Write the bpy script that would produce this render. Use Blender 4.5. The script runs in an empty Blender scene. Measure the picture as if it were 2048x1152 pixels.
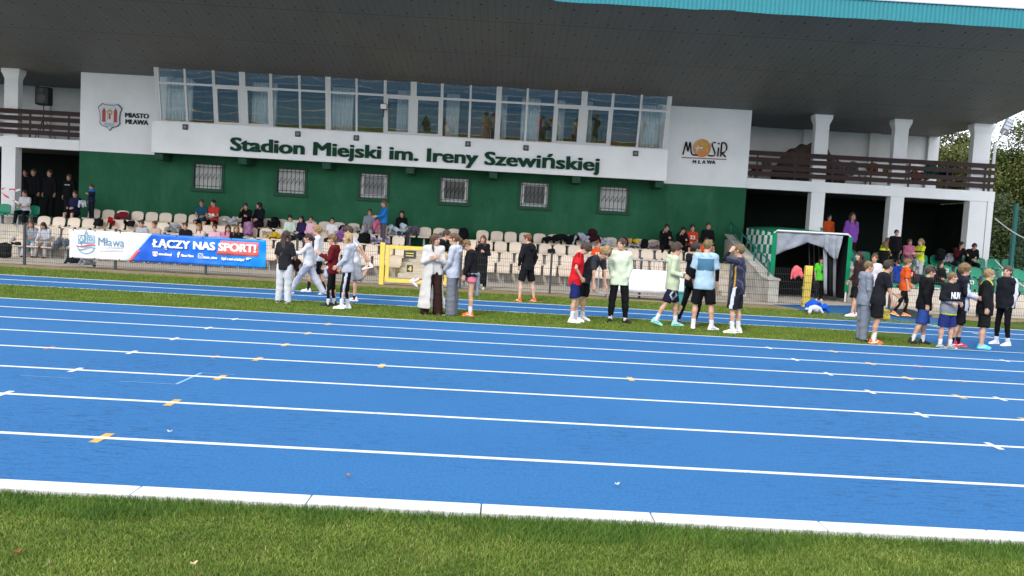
import bpy, bmesh, math, random
import numpy as np
from mathutils import Matrix, Vector
random.seed(7); RNG = np.random.default_rng(7)
scene = bpy.context.scene
# ------------------------------------------------------------------ camera
F_PX, CAM_H = 1647.04, 1.6
PITCH, ROLL, YAW = -0.0658296, 0.0552378, 0.0106489
def cam_axes():
    cy, sy, cp, sp = math.cos(YAW), math.sin(YAW), math.cos(PITCH), math.sin(PITCH)
    fwd = np.array([sy*cp, cy*cp, sp]); right = np.array([cy, -sy, 0.0]); up = np.cross(right, fwd)
    c, s = math.cos(ROLL), math.sin(ROLL)
    return c*right+s*up, -s*right+c*up, fwd
CR, CU, CF = cam_axes()
cam_data = bpy.data.cameras.new('camera'); cam = bpy.data.objects.new('camera', cam_data)
scene.collection.objects.link(cam); scene.camera = cam
cam_data.sensor_width = 36.0; cam_data.lens = 36.0*F_PX/2048.0
cam_data.clip_start = 0.05; cam_data.clip_end = 3000
cam.matrix_world = Matrix(((CR[0], CU[0], -CF[0], 0), (CR[1], CU[1], -CF[1], 0), (CR[2], CU[2], -CF[2], CAM_H), (0, 0, 0, 1)))
def at(px, py, Y):
    """world point where the photograph's pixel (2048x1152) meets the plane y = Y"""
    d = (px-1024)/F_PX*CR-(py-576)/F_PX*CU+CF
    return np.array([0, 0, CAM_H])+d*(Y/d[1])
def gp(px, py, z=0.0):
    """world point where the pixel meets the level z"""
    d = (px-1024)/F_PX*CR-(py-576)/F_PX*CU+CF
    return np.array([0, 0, CAM_H])+d*((z-CAM_H)/d[2])
# ------------------------------------------------------------------ sky, sun, exposure
SUN_EL, SUN_AZ = math.radians(40), math.radians(205)      # azimuth clockwise from +Y: behind the camera, a little to the left
world = bpy.data.worlds.new('World'); scene.world = world; world.use_nodes = True
wn, wl = world.node_tree.nodes, world.node_tree.links
bg = wn['Background']
sky = wn.new('ShaderNodeTexSky'); sky.sky_type = 'NISHITA'; sky.sun_disc = False
sky.sun_elevation = SUN_EL; sky.sun_rotation = SUN_AZ; sky.air_density = 1.0; sky.dust_density = 2.0
tc = wn.new('ShaderNodeTexCoord'); wmap = wn.new('ShaderNodeMapping'); wmap.inputs['Scale'].default_value = (1.2, 1.2, 3.0)
cn = wn.new('ShaderNodeTexNoise'); cn.inputs['Scale'].default_value = 2.2; cn.inputs['Detail'].default_value = 6
cr = wn.new('ShaderNodeValToRGB'); cr.color_ramp.elements[0].position = .30; cr.color_ramp.elements[1].position = .55
cr.color_ramp.elements[0].color = (.45, .45, .45, 1); cr.color_ramp.elements[1].color = (1, 1, 1, 1)
mixw = wn.new('ShaderNodeMixRGB'); mixw.inputs['Color2'].default_value = (9.2, 9.5, 10.2, 1)
wl.new(tc.outputs['Generated'], wmap.inputs['Vector']); wl.new(wmap.outputs['Vector'], cn.inputs['Vector'])
wl.new(cn.outputs['Fac'], cr.inputs['Fac']); wl.new(cr.outputs['Color'], mixw.inputs['Fac'])
wl.new(sky.outputs['Color'], mixw.inputs['Color1']); wl.new(mixw.outputs['Color'], bg.inputs['Color'])
bg.inputs['Strength'].default_value = 0.14
sun_d = bpy.data.lights.new('sun', 'SUN'); sun_d.energy = 1.3; sun_d.angle = math.radians(10); sun_d.color = (1.0, .96, .9)
sun = bpy.data.objects.new('sun', sun_d); scene.collection.objects.link(sun)
sdir = Vector((math.sin(SUN_AZ)*math.cos(SUN_EL), math.cos(SUN_AZ)*math.cos(SUN_EL), math.sin(SUN_EL)))
sun.rotation_euler = sdir.to_track_quat('Z', 'Y').to_euler()
vs = scene.view_settings; vs.view_transform = 'Standard'; vs.look = 'None'; vs.exposure = 0.82; vs.gamma = 1.0
scene.cycles.max_bounces = 6; scene.cycles.diffuse_bounces = 3; scene.cycles.glossy_bounces = 3
scene.cycles.transparent_max_bounces = 8; scene.cycles.transmission_bounces = 4
# ------------------------------------------------------------------ materials
def lin(h, k=1.0):
    if not isinstance(h, str): return tuple(c*k for c in h[:3])
    h = h.lstrip('#'); h = ''.join(c*2 for c in h) if len(h) == 3 else h; out = []
    for i in (0, 2, 4):
        c = int(h[i:i+2], 16)/255.0
        out.append(k*(c/12.92 if c <= .04045 else ((c+.055)/1.055)**2.4))
    return tuple(out)
MATS = {}
def mat(name, col, rough=.7, spec=.3, metal=0.0, var=0.0, vscale=3.0, bump=0.0, bscale=40.0, col2=None, k=1.0, rnd=0.0):
    """Principled material with optional noise between two colours and noise bump"""
    key = (name, str(col), str(col2), rough, k)
    if key in MATS: return MATS[key]
    m = bpy.data.materials.new(name); m.use_nodes = True; MATS[key] = m
    n, l = m.node_tree.nodes, m.node_tree.links; b = n['Principled BSDF']
    c = lin(col, k); b.inputs['Base Color'].default_value = (*c, 1)
    b.inputs['Roughness'].default_value = rough; b.inputs['Specular IOR Level'].default_value = spec; b.inputs['Metallic'].default_value = metal
    if var or col2 or bump:
        t = n.new('ShaderNodeTexCoord')
    if var or col2:
        ns = n.new('ShaderNodeTexNoise'); ns.inputs['Scale'].default_value = vscale; ns.inputs['Detail'].default_value = 6; ns.inputs['Roughness'].default_value = .65
        rp = n.new('ShaderNodeValToRGB'); rp.color_ramp.elements[0].position = .32; rp.color_ramp.elements[1].position = .68
        c2 = lin(col2, k) if col2 else tuple(x*(1-var) for x in c)
        rp.color_ramp.elements[0].color = (*c2, 1); rp.color_ramp.elements[1].color = (*c, 1)
        l.new(t.outputs['Object'], ns.inputs['Vector']); l.new(ns.outputs['Fac'], rp.inputs['Fac']); l.new(rp.outputs['Color'], b.inputs['Base Color'])
    if rnd:                                                     # every object a slightly different shade
        oi = n.new('ShaderNodeObjectInfo'); hs = n.new('ShaderNodeHueSaturation'); mr = n.new('ShaderNodeMapRange'); mr.inputs['To Min'].default_value = 1-rnd; mr.inputs['To Max'].default_value = 1+rnd*.4
        l.new(oi.outputs['Random'], mr.inputs['Value']); l.new(mr.outputs[0], hs.inputs['Value'])
        src = b.inputs['Base Color'].links[0].from_socket if b.inputs['Base Color'].links else None
        if src: l.new(src, hs.inputs['Color'])
        else: hs.inputs['Color'].default_value = (*c, 1)
        l.new(hs.outputs[0], b.inputs['Base Color'])
    if bump:
        nb = n.new('ShaderNodeTexNoise'); nb.inputs['Scale'].default_value = bscale; nb.inputs['Detail'].default_value = 4
        bp = n.new('ShaderNodeBump'); bp.inputs['Strength'].default_value = bump; bp.inputs['Distance'].default_value = .02
        l.new(t.outputs['Object'], nb.inputs['Vector']); l.new(nb.outputs['Fac'], bp.inputs['Height']); l.new(bp.outputs['Normal'], b.inputs['Normal'])
    return m
def cloth(col, k=.70): return mat('cloth', col, .85, .15, var=.12, vscale=9, bump=.35, bscale=28, k=k)
# ------------------------------------------------------------------ object helpers
col = scene.collection
def link(o, parent=None):
    col.objects.link(o)
    if parent is not None: o.parent = parent
    return o
def tag(o, label=None, cat=None, group=None, kind=None):
    if label: o['label'] = label
    if cat: o['category'] = cat
    if group: o['group'] = group
    if kind: o['kind'] = kind
    return o
def empty(name, loc=(0, 0, 0), rz=0.0):
    o = bpy.data.objects.new(name, None); o.empty_display_size = .2; o.location = loc; o.rotation_euler = (0, 0, rz)
    return link(o)
def mesh_np(name, V, F, mats, midx=None, smooth=False):
    """mesh from numpy arrays; F is an (n,4) or (n,3) array or a list of those"""
    me = bpy.data.meshes.new(name); V = np.asarray(V, np.float32)
    Fs = F if isinstance(F, list) else [F]; Fs = [np.asarray(f, np.int32) for f in Fs if len(f)]
    me.vertices.add(len(V)); me.vertices.foreach_set('co', V.ravel())
    tot = np.concatenate([np.full(len(f), f.shape[1], np.int32) for f in Fs]); idx = np.concatenate([f.ravel() for f in Fs])
    me.loops.add(len(idx)); me.loops.foreach_set('vertex_index', idx)
    st = np.zeros(len(tot), np.int32); st[1:] = np.cumsum(tot)[:-1]
    me.polygons.add(len(tot)); me.polygons.foreach_set('loop_start', st); me.polygons.foreach_set('loop_total', tot)
    for m in (mats if isinstance(mats, (list, tuple)) else [mats]): me.materials.append(m)
    if midx is not None: me.polygons.foreach_set('material_index', np.asarray(midx, np.int32))
    if smooth: me.polygons.foreach_set('use_smooth', np.ones(len(tot), bool))
    me.update(calc_edges=True); me.validate()
    return me
class MB:
    """collects shapes; build() links them as ONE mesh object"""
    def __init__(s): s.v = []; s.f = []; s.m = []; s.cur = 0
    def add(s, vs, fs):
        o = len(s.v); s.v += [tuple(map(float, p)) for p in vs]; s.f += [tuple(i+o for i in f) for f in fs]; s.m += [s.cur]*len(fs); return s
    def box(s, x0, x1, y0, y1, z0, z1):
        vs = [(x, y, z) for z in (z0, z1) for y in (y0, y1) for x in (x0, x1)]
        return s.add(vs, [(0, 2, 3, 1), (4, 5, 7, 6), (0, 1, 5, 4), (2, 6, 7, 3), (0, 4, 6, 2), (1, 3, 7, 5)])
    def hull8(s, lo, hi):
        """prism between two 4-point rings"""
        return s.add(list(lo)+list(hi), [(3, 2, 1, 0), (4, 5, 6, 7), (0, 1, 5, 4), (1, 2, 6, 5), (2, 3, 7, 6), (3, 0, 4, 7)])
    def tube(s, pts, r, n=6, caps=True):
        pts = [np.array(p, float) for p in pts]; rings = []
        rr = r if isinstance(r, (list, tuple)) else [r]*len(pts)
        for i, p in enumerate(pts):
            d = pts[min(i+1, len(pts)-1)]-pts[max(i-1, 0)]; d = d/(np.linalg.norm(d)+1e-9)
            a = np.cross(d, [0, 0, 1] if abs(d[2]) < .9 else [1, 0, 0]); a /= np.linalg.norm(a); b = np.cross(d, a)
            rings.append([p+rr[i]*(math.cos(2*math.pi*k/n)*a+math.sin(2*math.pi*k/n)*b) for k in range(n)])
        vs = [q for R_ in rings for q in R_]; fs = []
        for i in range(len(pts)-1):
            for k in range(n):
                fs.append((i*n+k, i*n+(k+1) % n, (i+1)*n+(k+1) % n, (i+1)*n+k))
        if caps: fs += [tuple(range(n-1, -1, -1)), tuple(range((len(pts)-1)*n, len(pts)*n))]
        return s.add(vs, fs)
    def disc(s, c, r, axis='y', n=20, t=.02):
        c = np.array(c, float); ax = {'x': ((0, 1, 0), (0, 0, 1), (1, 0, 0)), 'y': ((1, 0, 0), (0, 0, 1), (0, 1, 0)), 'z': ((1, 0, 0), (0, 1, 0), (0, 0, 1))}[axis]
        a, b, d = [np.array(q, float) for q in ax]
        vs = [c+r*(math.cos(2*math.pi*k/n)*a+math.sin(2*math.pi*k/n)*b)+e*d*t/2 for e in (-1, 1) for k in range(n)]
        return s.add(vs, [tuple(range(n-1, -1, -1)), tuple(range(n, 2*n))]+[(k, (k+1) % n, n+(k+1) % n, n+k) for k in range(n)])
    def poly(s, pts, d):
        """flat polygon extruded by the vector d"""
        n = len(pts); vs = [tuple(p) for p in pts]+[tuple(np.array(p)+np.array(d)) for p in pts]
        return s.add(vs, [tuple(range(n-1, -1, -1)), tuple(range(n, 2*n))]+[(k, (k+1) % n, n+(k+1) % n, n+k) for k in range(n)])
    def sheet(s, G, t=.01):
        """thin solid from a grid of points G[i][j]"""
        G = np.asarray(G, float); ni, nj = G.shape[:2]
        du = np.gradient(G, axis=0); dv = np.gradient(G, axis=1); N = np.cross(du, dv); N /= np.linalg.norm(N, axis=2, keepdims=True)+1e-9
        A = G+N*t/2; B = G-N*t/2; vs = list(A.reshape(-1, 3))+list(B.reshape(-1, 3)); fs = []; o = ni*nj
        for i in range(ni-1):
            for j in range(nj-1):
                a, b, c, d = i*nj+j, (i+1)*nj+j, (i+1)*nj+j+1, i*nj+j+1
                fs += [(a, b, c, d), (o+d, o+c, o+b, o+a)]
        for i in range(ni-1): fs += [(i*nj, o+i*nj, o+(i+1)*nj, (i+1)*nj), (i*nj+nj-1, (i+1)*nj+nj-1, o+(i+1)*nj+nj-1, o+i*nj+nj-1)]
        for j in range(nj-1): fs += [(j, j+1, o+j+1, o+j), ((ni-1)*nj+j, o+(ni-1)*nj+j, o+(ni-1)*nj+j+1, (ni-1)*nj+j+1)]
        return s.add(vs, fs)
    def mesh(s, name, mats, smooth=False):
        me = bpy.data.meshes.new(name); me.from_pydata(s.v, [], s.f)
        for m in (mats if isinstance(mats, (list, tuple)) else [mats]): me.materials.append(m)
        me.polygons.foreach_set('material_index', np.array(s.m, np.int32))
        if smooth: me.polygons.foreach_set('use_smooth', np.ones(len(s.f), bool))
        bm = bmesh.new(); bm.from_mesh(me); bmesh.ops.recalc_face_normals(bm, faces=bm.faces); bm.to_mesh(me); bm.free()
        return me
    def build(s, name, mats, parent=None, smooth=False, loc=None, rz=None, bevel=0.0):
        o = bpy.data.objects.new(name, s.mesh(name, mats, smooth)); link(o, parent)
        if loc is not None: o.location = loc
        if rz is not None: o.rotation_euler = (0, 0, rz)
        if bevel:
            b = o.modifiers.new('bevel', 'BEVEL'); b.width = bevel; b.segments = 2; b.limit_method = 'ANGLE'
        return o
def obj(name, me, parent=None, loc=None, rz=None):
    o = bpy.data.objects.new(name, me); link(o, parent)
    if loc is not None: o.location = loc
    if rz is not None: o.rotation_euler = (0, 0, rz)
    return o
def copy_tree(o, parent=None):
    c = o.copy(); link(c, parent)
    for ch in list(o.children): copy_tree(ch, c)
    return c
def text_mesh(name, body, size, m, extrude=.02, bold=0.0, width=None, shear=0.0, fat=0.0):
    cu = bpy.data.curves.new(name, 'FONT'); cu.body = body; cu.size = size; cu.extrude = extrude; cu.offset = bold; cu.align_x = 'LEFT'; cu.shear = shear
    cu.resolution_u = 3
    o = bpy.data.objects.new(name, cu); col.objects.link(o)
    dg = bpy.context.evaluated_depsgraph_get(); dg.update()
    me = bpy.data.meshes.new_from_object(o.evaluated_get(dg)); bpy.data.objects.remove(o); bpy.data.curves.remove(cu)
    n = len(me.vertices); V = np.zeros(n*3, np.float32); me.vertices.foreach_get('co', V); V = V.reshape(-1, 3)
    V[:, 0] -= V[:, 0].min()
    if width: V[:, 0] *= width/V[:, 0].max()
    if fat:                                                   # heavier strokes: the same letters laid side by side a little apart
        P = [tuple(p.vertices) for p in me.polygons]; VV, FF = [], []
        for k, dx in enumerate((-fat, -fat*.5, 0, fat*.5, fat)):
            for dz in (-fat*.3, fat*.3): W = V.copy(); W[:, 0] += dx; W[:, 1] += dz; W[:, 2] *= 1+.02*(k*2+(dz > 0)); o_ = sum(len(v) for v in VV); VV.append(W); FF += [tuple(i+o_ for i in f) for f in P]
        bpy.data.meshes.remove(me); me = bpy.data.meshes.new(name); me.from_pydata(np.concatenate(VV).tolist(), [], FF); me.materials.append(m); return me
    me.vertices.foreach_set('co', V.ravel()); me.materials.clear(); me.materials.append(m); me.name = name
    return me
def text(name, body, size, m, loc, parent=None, extrude=.02, bold=0.0, width=None, shear=0.0, fat=0.0):
    """text standing in the xz plane, facing the camera side (-y); loc is the left end of its baseline"""
    o = obj(name, text_mesh(name, body, size, m, extrude, bold, width, shear, fat), parent); o.location = loc; o.rotation_euler = (math.pi/2, 0, 0)
    return o
# ------------------------------------------------------------------ signed distance fields -> smooth skins
def surfnets(f, o, h):
    ins = f < 0; s = [slice(None, -1), slice(1, None)]
    offs = [(i, j, k) for i in (0, 1) for j in (0, 1) for k in (0, 1)]
    c = np.zeros(tuple(n-1 for n in f.shape), np.int8)
    for i, j, k in offs: c += ins[s[i], s[j], s[k]]
    act = (c > 0) & (c < 8); idx = np.full(act.shape, -1, np.int32); ai = np.argwhere(act); idx[act] = np.arange(len(ai))
    O = np.array(offs); v = f[ai[:, None, 0]+O[None, :, 0], ai[:, None, 1]+O[None, :, 1], ai[:, None, 2]+O[None, :, 2]]
    acc = np.zeros((len(ai), 3)); cnt = np.zeros(len(ai))
    for a in range(8):
        for b in range(a+1, 8):
            if abs(O[a]-O[b]).sum() != 1: continue
            m = (v[:, a] < 0) != (v[:, b] < 0); t = np.where(m, v[:, a]/np.where(m, v[:, a]-v[:, b], 1), 0)
            acc += m[:, None]*(O[a]+t[:, None]*(O[b]-O[a])); cnt += m
    V = np.array(o)+h*(ai+acc/cnt[:, None]); F = []
    for ax in range(3):
        lo = [slice(1, -1)]*3; hi = [slice(1, -1)]*3; lo[ax] = slice(None, -1); hi[ax] = slice(1, None)
        ch = ins[tuple(lo)] != ins[tuple(hi)]; e = np.argwhere(ch); e = e+1; e[:, ax] -= 1
        if not len(e): continue
        b1, b2 = (ax+1) % 3, (ax+2) % 3
        d1 = np.zeros(3, int); d1[b1] = 1; d2 = np.zeros(3, int); d2[b2] = 1
        q = [idx[tuple((e-d1-d2).T)], idx[tuple((e-d2).T)], idx[tuple(e.T)], idx[tuple((e-d1).T)]]
        Q = np.stack(q, 1); fl = ins[tuple(e.T)]; Q[~fl] = Q[~fl][:, ::-1]
        F.append(Q[(Q >= 0).all(1)])
    return V, np.concatenate(F) if F else np.zeros((0, 4), int)
class SDF:
    def __init__(s, lo, hi, h):
        s.h = h; s.o = np.array(lo, float); s.n = np.maximum(np.ceil((np.array(hi)-s.o)/h).astype(int)+1, 4)
        s.f = np.full(tuple(s.n), 9.0, np.float32); s.ax = [s.o[i]+h*np.arange(s.n[i]) for i in range(3)]
    def _sub(s, lo, hi):
        a = np.clip(np.floor((lo-s.o)/s.h).astype(int), 0, s.n-1); b = np.clip(np.ceil((hi-s.o)/s.h).astype(int)+1, 1, s.n)
        sl = tuple(slice(a[i], max(b[i], a[i]+1)) for i in range(3))
        return sl, np.stack(np.meshgrid(*[s.ax[i][sl[i]] for i in range(3)], indexing='ij'), -1)
    def _mix(s, sl, d, k, op):
        F = s.f[sl]
        if op == 'u':
            if k > 0:
                t = np.clip(.5+.5*(F-d)/k, 0, 1); s.f[sl] = F*(1-t)+d*t-k*t*(1-t)
            else: s.f[sl] = np.minimum(F, d)
        else:
            if k > 0:
                t = np.clip(.5-.5*(F+d)/k, 0, 1); s.f[sl] = F*(1-t)-d*t+k*t*(1-t)
            else: s.f[sl] = np.maximum(F, -d)
        return s
    def cap(s, a, b, ra, rb=None, k=.02, sq=None, q=1.0, flat=0, op='u'):
        """tapered capsule; sq,q squash along a direction; flat 1 cuts the b end square"""
        a = np.array(a, float); b = np.array(b, float); rb = ra if rb is None else rb; M = max(ra, rb)+.05+k
        sl, p = s._sub(np.minimum(a, b)-M, np.maximum(a, b)+M)
        ab = b-a; L2 = ab@ab+1e-9; pa = p-a
        if sq is not None and q != 1.0:
            sq = np.array(sq, float); w = pa@sq; t0 = np.clip((pa@ab)/L2, 0, 1); w0 = t0*(ab@sq); pa = pa+(((w-w0)/q-(w-w0))[..., None])*sq
        t = np.clip((pa@ab)/L2, 0, 1 if not flat else 1.3); d = np.linalg.norm(pa-t[..., None]*ab, axis=-1)-(ra+(rb-ra)*np.minimum(t, 1))
        if flat: d = np.maximum(d, (p-b)@(ab/math.sqrt(L2)))
        return s._mix(sl, d, k, op)
    def ell(s, c, r, k=.02, op='u', R=None):
        c = np.array(c, float); r = np.array(r, float); M = max(r)+.05+k
        sl, p = s._sub(c-M, c+M); p = p-c
        if R is not None: p = p@R
        k0 = np.linalg.norm(p/r, axis=-1); k1 = np.linalg.norm(p/(r*r), axis=-1)+1e-9
        return s._mix(sl, k0*(k0-1)/k1, k, op)
    def box(s, c, b, r=.01, k=.01, op='u', R=None):
        c = np.array(c, float); b = np.array(b, float); M = np.linalg.norm(b)+.05+k
        sl, p = s._sub(c-M, c+M); p = p-c
        if R is not None: p = p@R
        qd = np.abs(p)-(b-r); d = np.linalg.norm(np.maximum(qd, 0), axis=-1)+np.minimum(qd.max(-1), 0)-r
        return s._mix(sl, d, k, op)
    def plane(s, p0, n):
        """keep the side opposite to n"""
        n = np.array(n, float); n /= np.linalg.norm(n); p0 = np.array(p0, float)
        d = (s.ax[0]-p0[0])[:, None, None]*n[0]+(s.ax[1]-p0[1])[None, :, None]*n[1]+(s.ax[2]-p0[2])[None, None, :]*n[2]
        s.f = np.maximum(s.f, d.astype(np.float32)); return s
    def noise(s, amp, freq, seed=0, aniso=(1, 1, 1)):
        r = np.random.default_rng(seed); m = np.argwhere(np.abs(s.f) < amp*3+s.h*1.5); p = s.o+m*s.h; v = np.zeros(len(m))
        for i in range(6):
            kv = r.normal(size=3)*freq*np.array(aniso); v += np.sin(p@kv+r.uniform(0, 6.28))
        s.f[tuple(m.T)] += (amp*v/2.4).astype(np.float32); return s
    def mesh(s): return surfnets(s.f, s.o, s.h)
# ================================================================== THE SETTING
def node_mat(name, rough=.8, spec=.2):
    m = bpy.data.materials.new(name); m.use_nodes = True; n, l = m.node_tree.nodes, m.node_tree.links
    b = n['Principled BSDF']; b.inputs['Roughness'].default_value = rough; b.inputs['Specular IOR Level'].default_value = spec
    t = n.new('ShaderNodeTexCoord'); return m, n, l, b, t
def ramp(n, l, src, stops):
    r = n.new('ShaderNodeValToRGB'); e = r.color_ramp.elements
    while len(e) < len(stops): e.new(.5)
    for i, (p, c) in enumerate(stops): e[i].position = p; e[i].color = (*lin(c), 1) if len(c) != 4 or isinstance(c, str) else c
    l.new(src, r.inputs['Fac']); return r.outputs['Color']
def noise_n(n, l, vec, scale, detail=6, rough=.6, mapping=None):
    if mapping:
        mp = n.new('ShaderNodeMapping'); mp.inputs['Scale'].default_value = mapping; l.new(vec, mp.inputs['Vector']); vec = mp.outputs['Vector']
    x = n.new('ShaderNodeTexNoise'); x.inputs['Scale'].default_value = scale; x.inputs['Detail'].default_value = detail; x.inputs['Roughness'].default_value = rough
    l.new(vec, x.inputs['Vector']); return x.outputs['Fac']
def mixc(n, l, fac, a, b, mode='MIX'):
    x = n.new('ShaderNodeMixRGB'); x.blend_type = mode
    for i, q in (('Fac', fac), ('Color1', a), ('Color2', b)):
        if hasattr(q, 'links'): l.new(q, x.inputs[i])
        elif i == 'Fac': x.inputs[i].default_value = q
        else: x.inputs[i].default_value = (*lin(q), 1)
    return x.outputs['Color']
def bump_n(n, l, b, h, strength, dist):
    p = n.new('ShaderNodeBump'); p.inputs['Strength'].default_value = strength; p.inputs['Distance'].default_value = dist
    l.new(h, p.inputs['Height']); l.new(p.outputs['Normal'], b.inputs['Normal'])
def grass_mat(name, c0, c1, c2):
    m, n, l, b, t = node_mat(name, .9, .1); P = t.outputs['Object']
    big = ramp(n, l, noise_n(n, l, P, .55, 5), [(.35, c0), (.65, c1)])
    fine = ramp(n, l, noise_n(n, l, P, 26, 3), [(.3, (.35, .35, .35)), (.7, (1.25, 1.25, 1.25))])
    o = mixc(n, l, 1.0, big, fine, 'MULTIPLY'); o = mixc(n, l, ramp(n, l, noise_n(n, l, P, 1.7, 6), [(.55, (0, 0, 0)), (.72, (.8, .8, .8))]), o, c2)
    l.new(o, b.inputs['Base Color']); bump_n(n, l, b, noise_n(n, l, P, 60, 3), .8, .03); return m
def blade_mat(name, c0, c1, c2):
    m, n, l, b, t = node_mat(name, .6, .25); g = n.new('ShaderNodeNewGeometry')
    a = ramp(n, l, g.outputs['Random Per Island'], [(0, c0), (.45, c1), (.9, c1), (1, c2)])
    p = ramp(n, l, noise_n(n, l, t.outputs['Object'], 2.3, 6, .7), [(.34, (.62, .70, .62)), (.66, (1.25, 1.15, 1.15))])
    l.new(mixc(n, l, 1.0, a, p, 'MULTIPLY'), b.inputs['Base Color'])
    b.inputs['Transmission Weight'].default_value = 0.0; return m
M_GRASS = grass_mat('field_grass', (.060, .095, .012), (.078, .115, .018), (.12, .11, .035))
M_STRIP = grass_mat('strip_grass', (.068, .118, .012), (.090, .140, .018), (.125, .13, .035))
M_BLADE = blade_mat('grass_blade', (.060, .128, .012), (.145, .215, .034), (.36, .33, .13))
M_BLADE3 = blade_mat('kerb_grass_blade', (.035, .10, .012), (.085, .165, .022), (.16, .20, .05))
M_BLADE2 = blade_mat('short_grass_blade', (.080, .145, .013), (.130, .192, .026), (.24, .22, .08))
# blue running track
M_TRACK, n, l, b, t = node_mat('track_rubber', .9, .10); P = t.outputs['Object']
c = ramp(n, l, noise_n(n, l, P, .35, 6, .6, (.5, 1, 1)), [(.3, (.022, .112, .268)), (.7, (.028, .134, .308))])
c = mixc(n, l, ramp(n, l, noise_n(n, l, P, 45, 4, .7), [(.40, (.75, .75, .75)), (.60, (0, 0, 0))]), c, (.024, .085, .215))
dark = n.new('ShaderNodeMath'); dark.operation = 'MULTIPLY'
d1 = ramp(n, l, noise_n(n, l, P, 14, 5, .75, (.45, 1.5, 1)), [(.52, (0, 0, 0)), (.58, (1, 1, 1))]); d2 = ramp(n, l, noise_n(n, l, P, .42, 4), [(.42, (0, 0, 0)), (.66, (.55, .55, .55))])
l.new(d1, dark.inputs[0]); l.new(d2, dark.inputs[1])
c = mixc(n, l, dark.outputs[0], c, (.010, .036, .09)); l.new(c, b.inputs['Base Color'])
bump_n(n, l, b, noise_n(n, l, P, 180, 3), .5, .006)
# white line paint, worn
M_LINE, n, l, b, t = node_mat('line_paint', .8, .2)
c = mixc(n, l, ramp(n, l, noise_n(n, l, t.outputs['Object'], 9, 6, .75), [(.58, (0, 0, 0)), (.68, (.75, .75, .75))]), (.51, .53, .55), (.13, .25, .44)); l.new(c, b.inputs['Base Color'])
M_KERB = mat('white_kerb_paint', (.56, .56, .55), .75, .2, col2=(.44, .44, .41), vscale=6, bump=.3, bscale=60)
M_DIRT = mat('dirt_path', (.28, .21, .14), .95, .1, col2=(.17, .14, .07), vscale=2.2, bump=.6, bscale=30)
M_PAVE = mat('concrete_paving', (.50, .45, .38), .9, .15, col2=(.38, .34, .29), vscale=3, bump=.3)
M_CONC = mat('terrace_concrete', (.60, .54, .46), .9, .15, col2=(.40, .365, .31), vscale=2.4, bump=.35, bscale=18)
M_PARA = mat('parapet_concrete', (.52, .505, .46), .9, .15, col2=(.30, .29, .26), vscale=2.0, bump=.3, bscale=14)
YK0, YK1, YL0, T0, T1, T2_ = 4.545, 4.70, 14.30, 16.80, 17.95, 19.125
def sheet(name, x0, x1, y0, y1, z, m, kind='structure'):
    return tag(MB().add([(x0, y0, z), (x1, y0, z), (x1, y1, z), (x0, y1, z)], [(0, 1, 2, 3)]).build(name, m), kind=kind)
sheet('ground', -900, 900, -600, 1200, -.05, M_GRASS)
sheet('infield_grass', -70, 70, -70, YK0, -.012, M_GRASS)
sheet('running_track', -70, 70, YK1, YL0+.03, 0, M_TRACK)
sheet('grass_strip', -70, 70, YL0+.03, T0-.03, -.004, M_STRIP)
sheet('training_track', -70, 70, T0-.03, T2_+.03, 0, M_TRACK)
sheet('grass_verge', -70, 70, T2_+.03, 21.6, -.004, M_STRIP)
# dirt path with an uneven edge
xs = np.linspace(-40, 40, 321); e0 = 21.5+.16*np.sin(xs*.9)+.12*np.sin(xs*2.3+1)+RNG.normal(0, .05, 321)
V = np.concatenate([np.stack([xs, e0, np.full(321, .003)], 1), np.stack([xs, np.full(321, 23.1), np.full(321, .003)], 1)])
F = np.stack([np.arange(320), np.arange(1, 321), np.arange(322, 642), np.arange(321, 641)], 1)
tag(obj('dirt_path', mesh_np('dirt_path', V, F, M_DIRT)), kind='structure')
sheet('paved_ground', -40, 40, 23.1, 33.5, .0, M_PAVE)
# blue rubber between the two tracks on the right, and the branch to the tunnel
def patch(name, px, z, m, extra=()):
    pts = [tuple(gp(*q)[:2])+(z,) for q in px]+[(x, y, z) for x, y in extra]
    return tag(MB().add(pts, [tuple(range(len(pts)))]).build(name, m), kind='structure')
patch('track_joining_patch', [(1811, 664), (1832, 675), (1855, 686), (1885, 699)], .004, M_TRACK, [(70, YL0-.1), (70, T0+.1)])
patch('tunnel_approach', [(1545, 609), (1590, 617), (1645, 630), (1700, 645), (1960, 662), (1905, 648), (1862, 634), (1800, 619), (1745, 612)], .005, M_TRACK)
patch('rubber_mat', [(1752, 624), (1812, 617), (1866, 632), (1850, 641), (1790, 634)], .010, mat('dark_mat', (.035, .05, .05), .9, .1, var=.3))
# kerb of white blocks
kb = MB()
for i in range(-40, 40):
    x = -2.028+i*.985; kb.box(x+.004, x+.981, YK0, YK1, -.03, .026)
tag(kb.build('kerb', M_KERB, bevel=.006), kind='structure')
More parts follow.
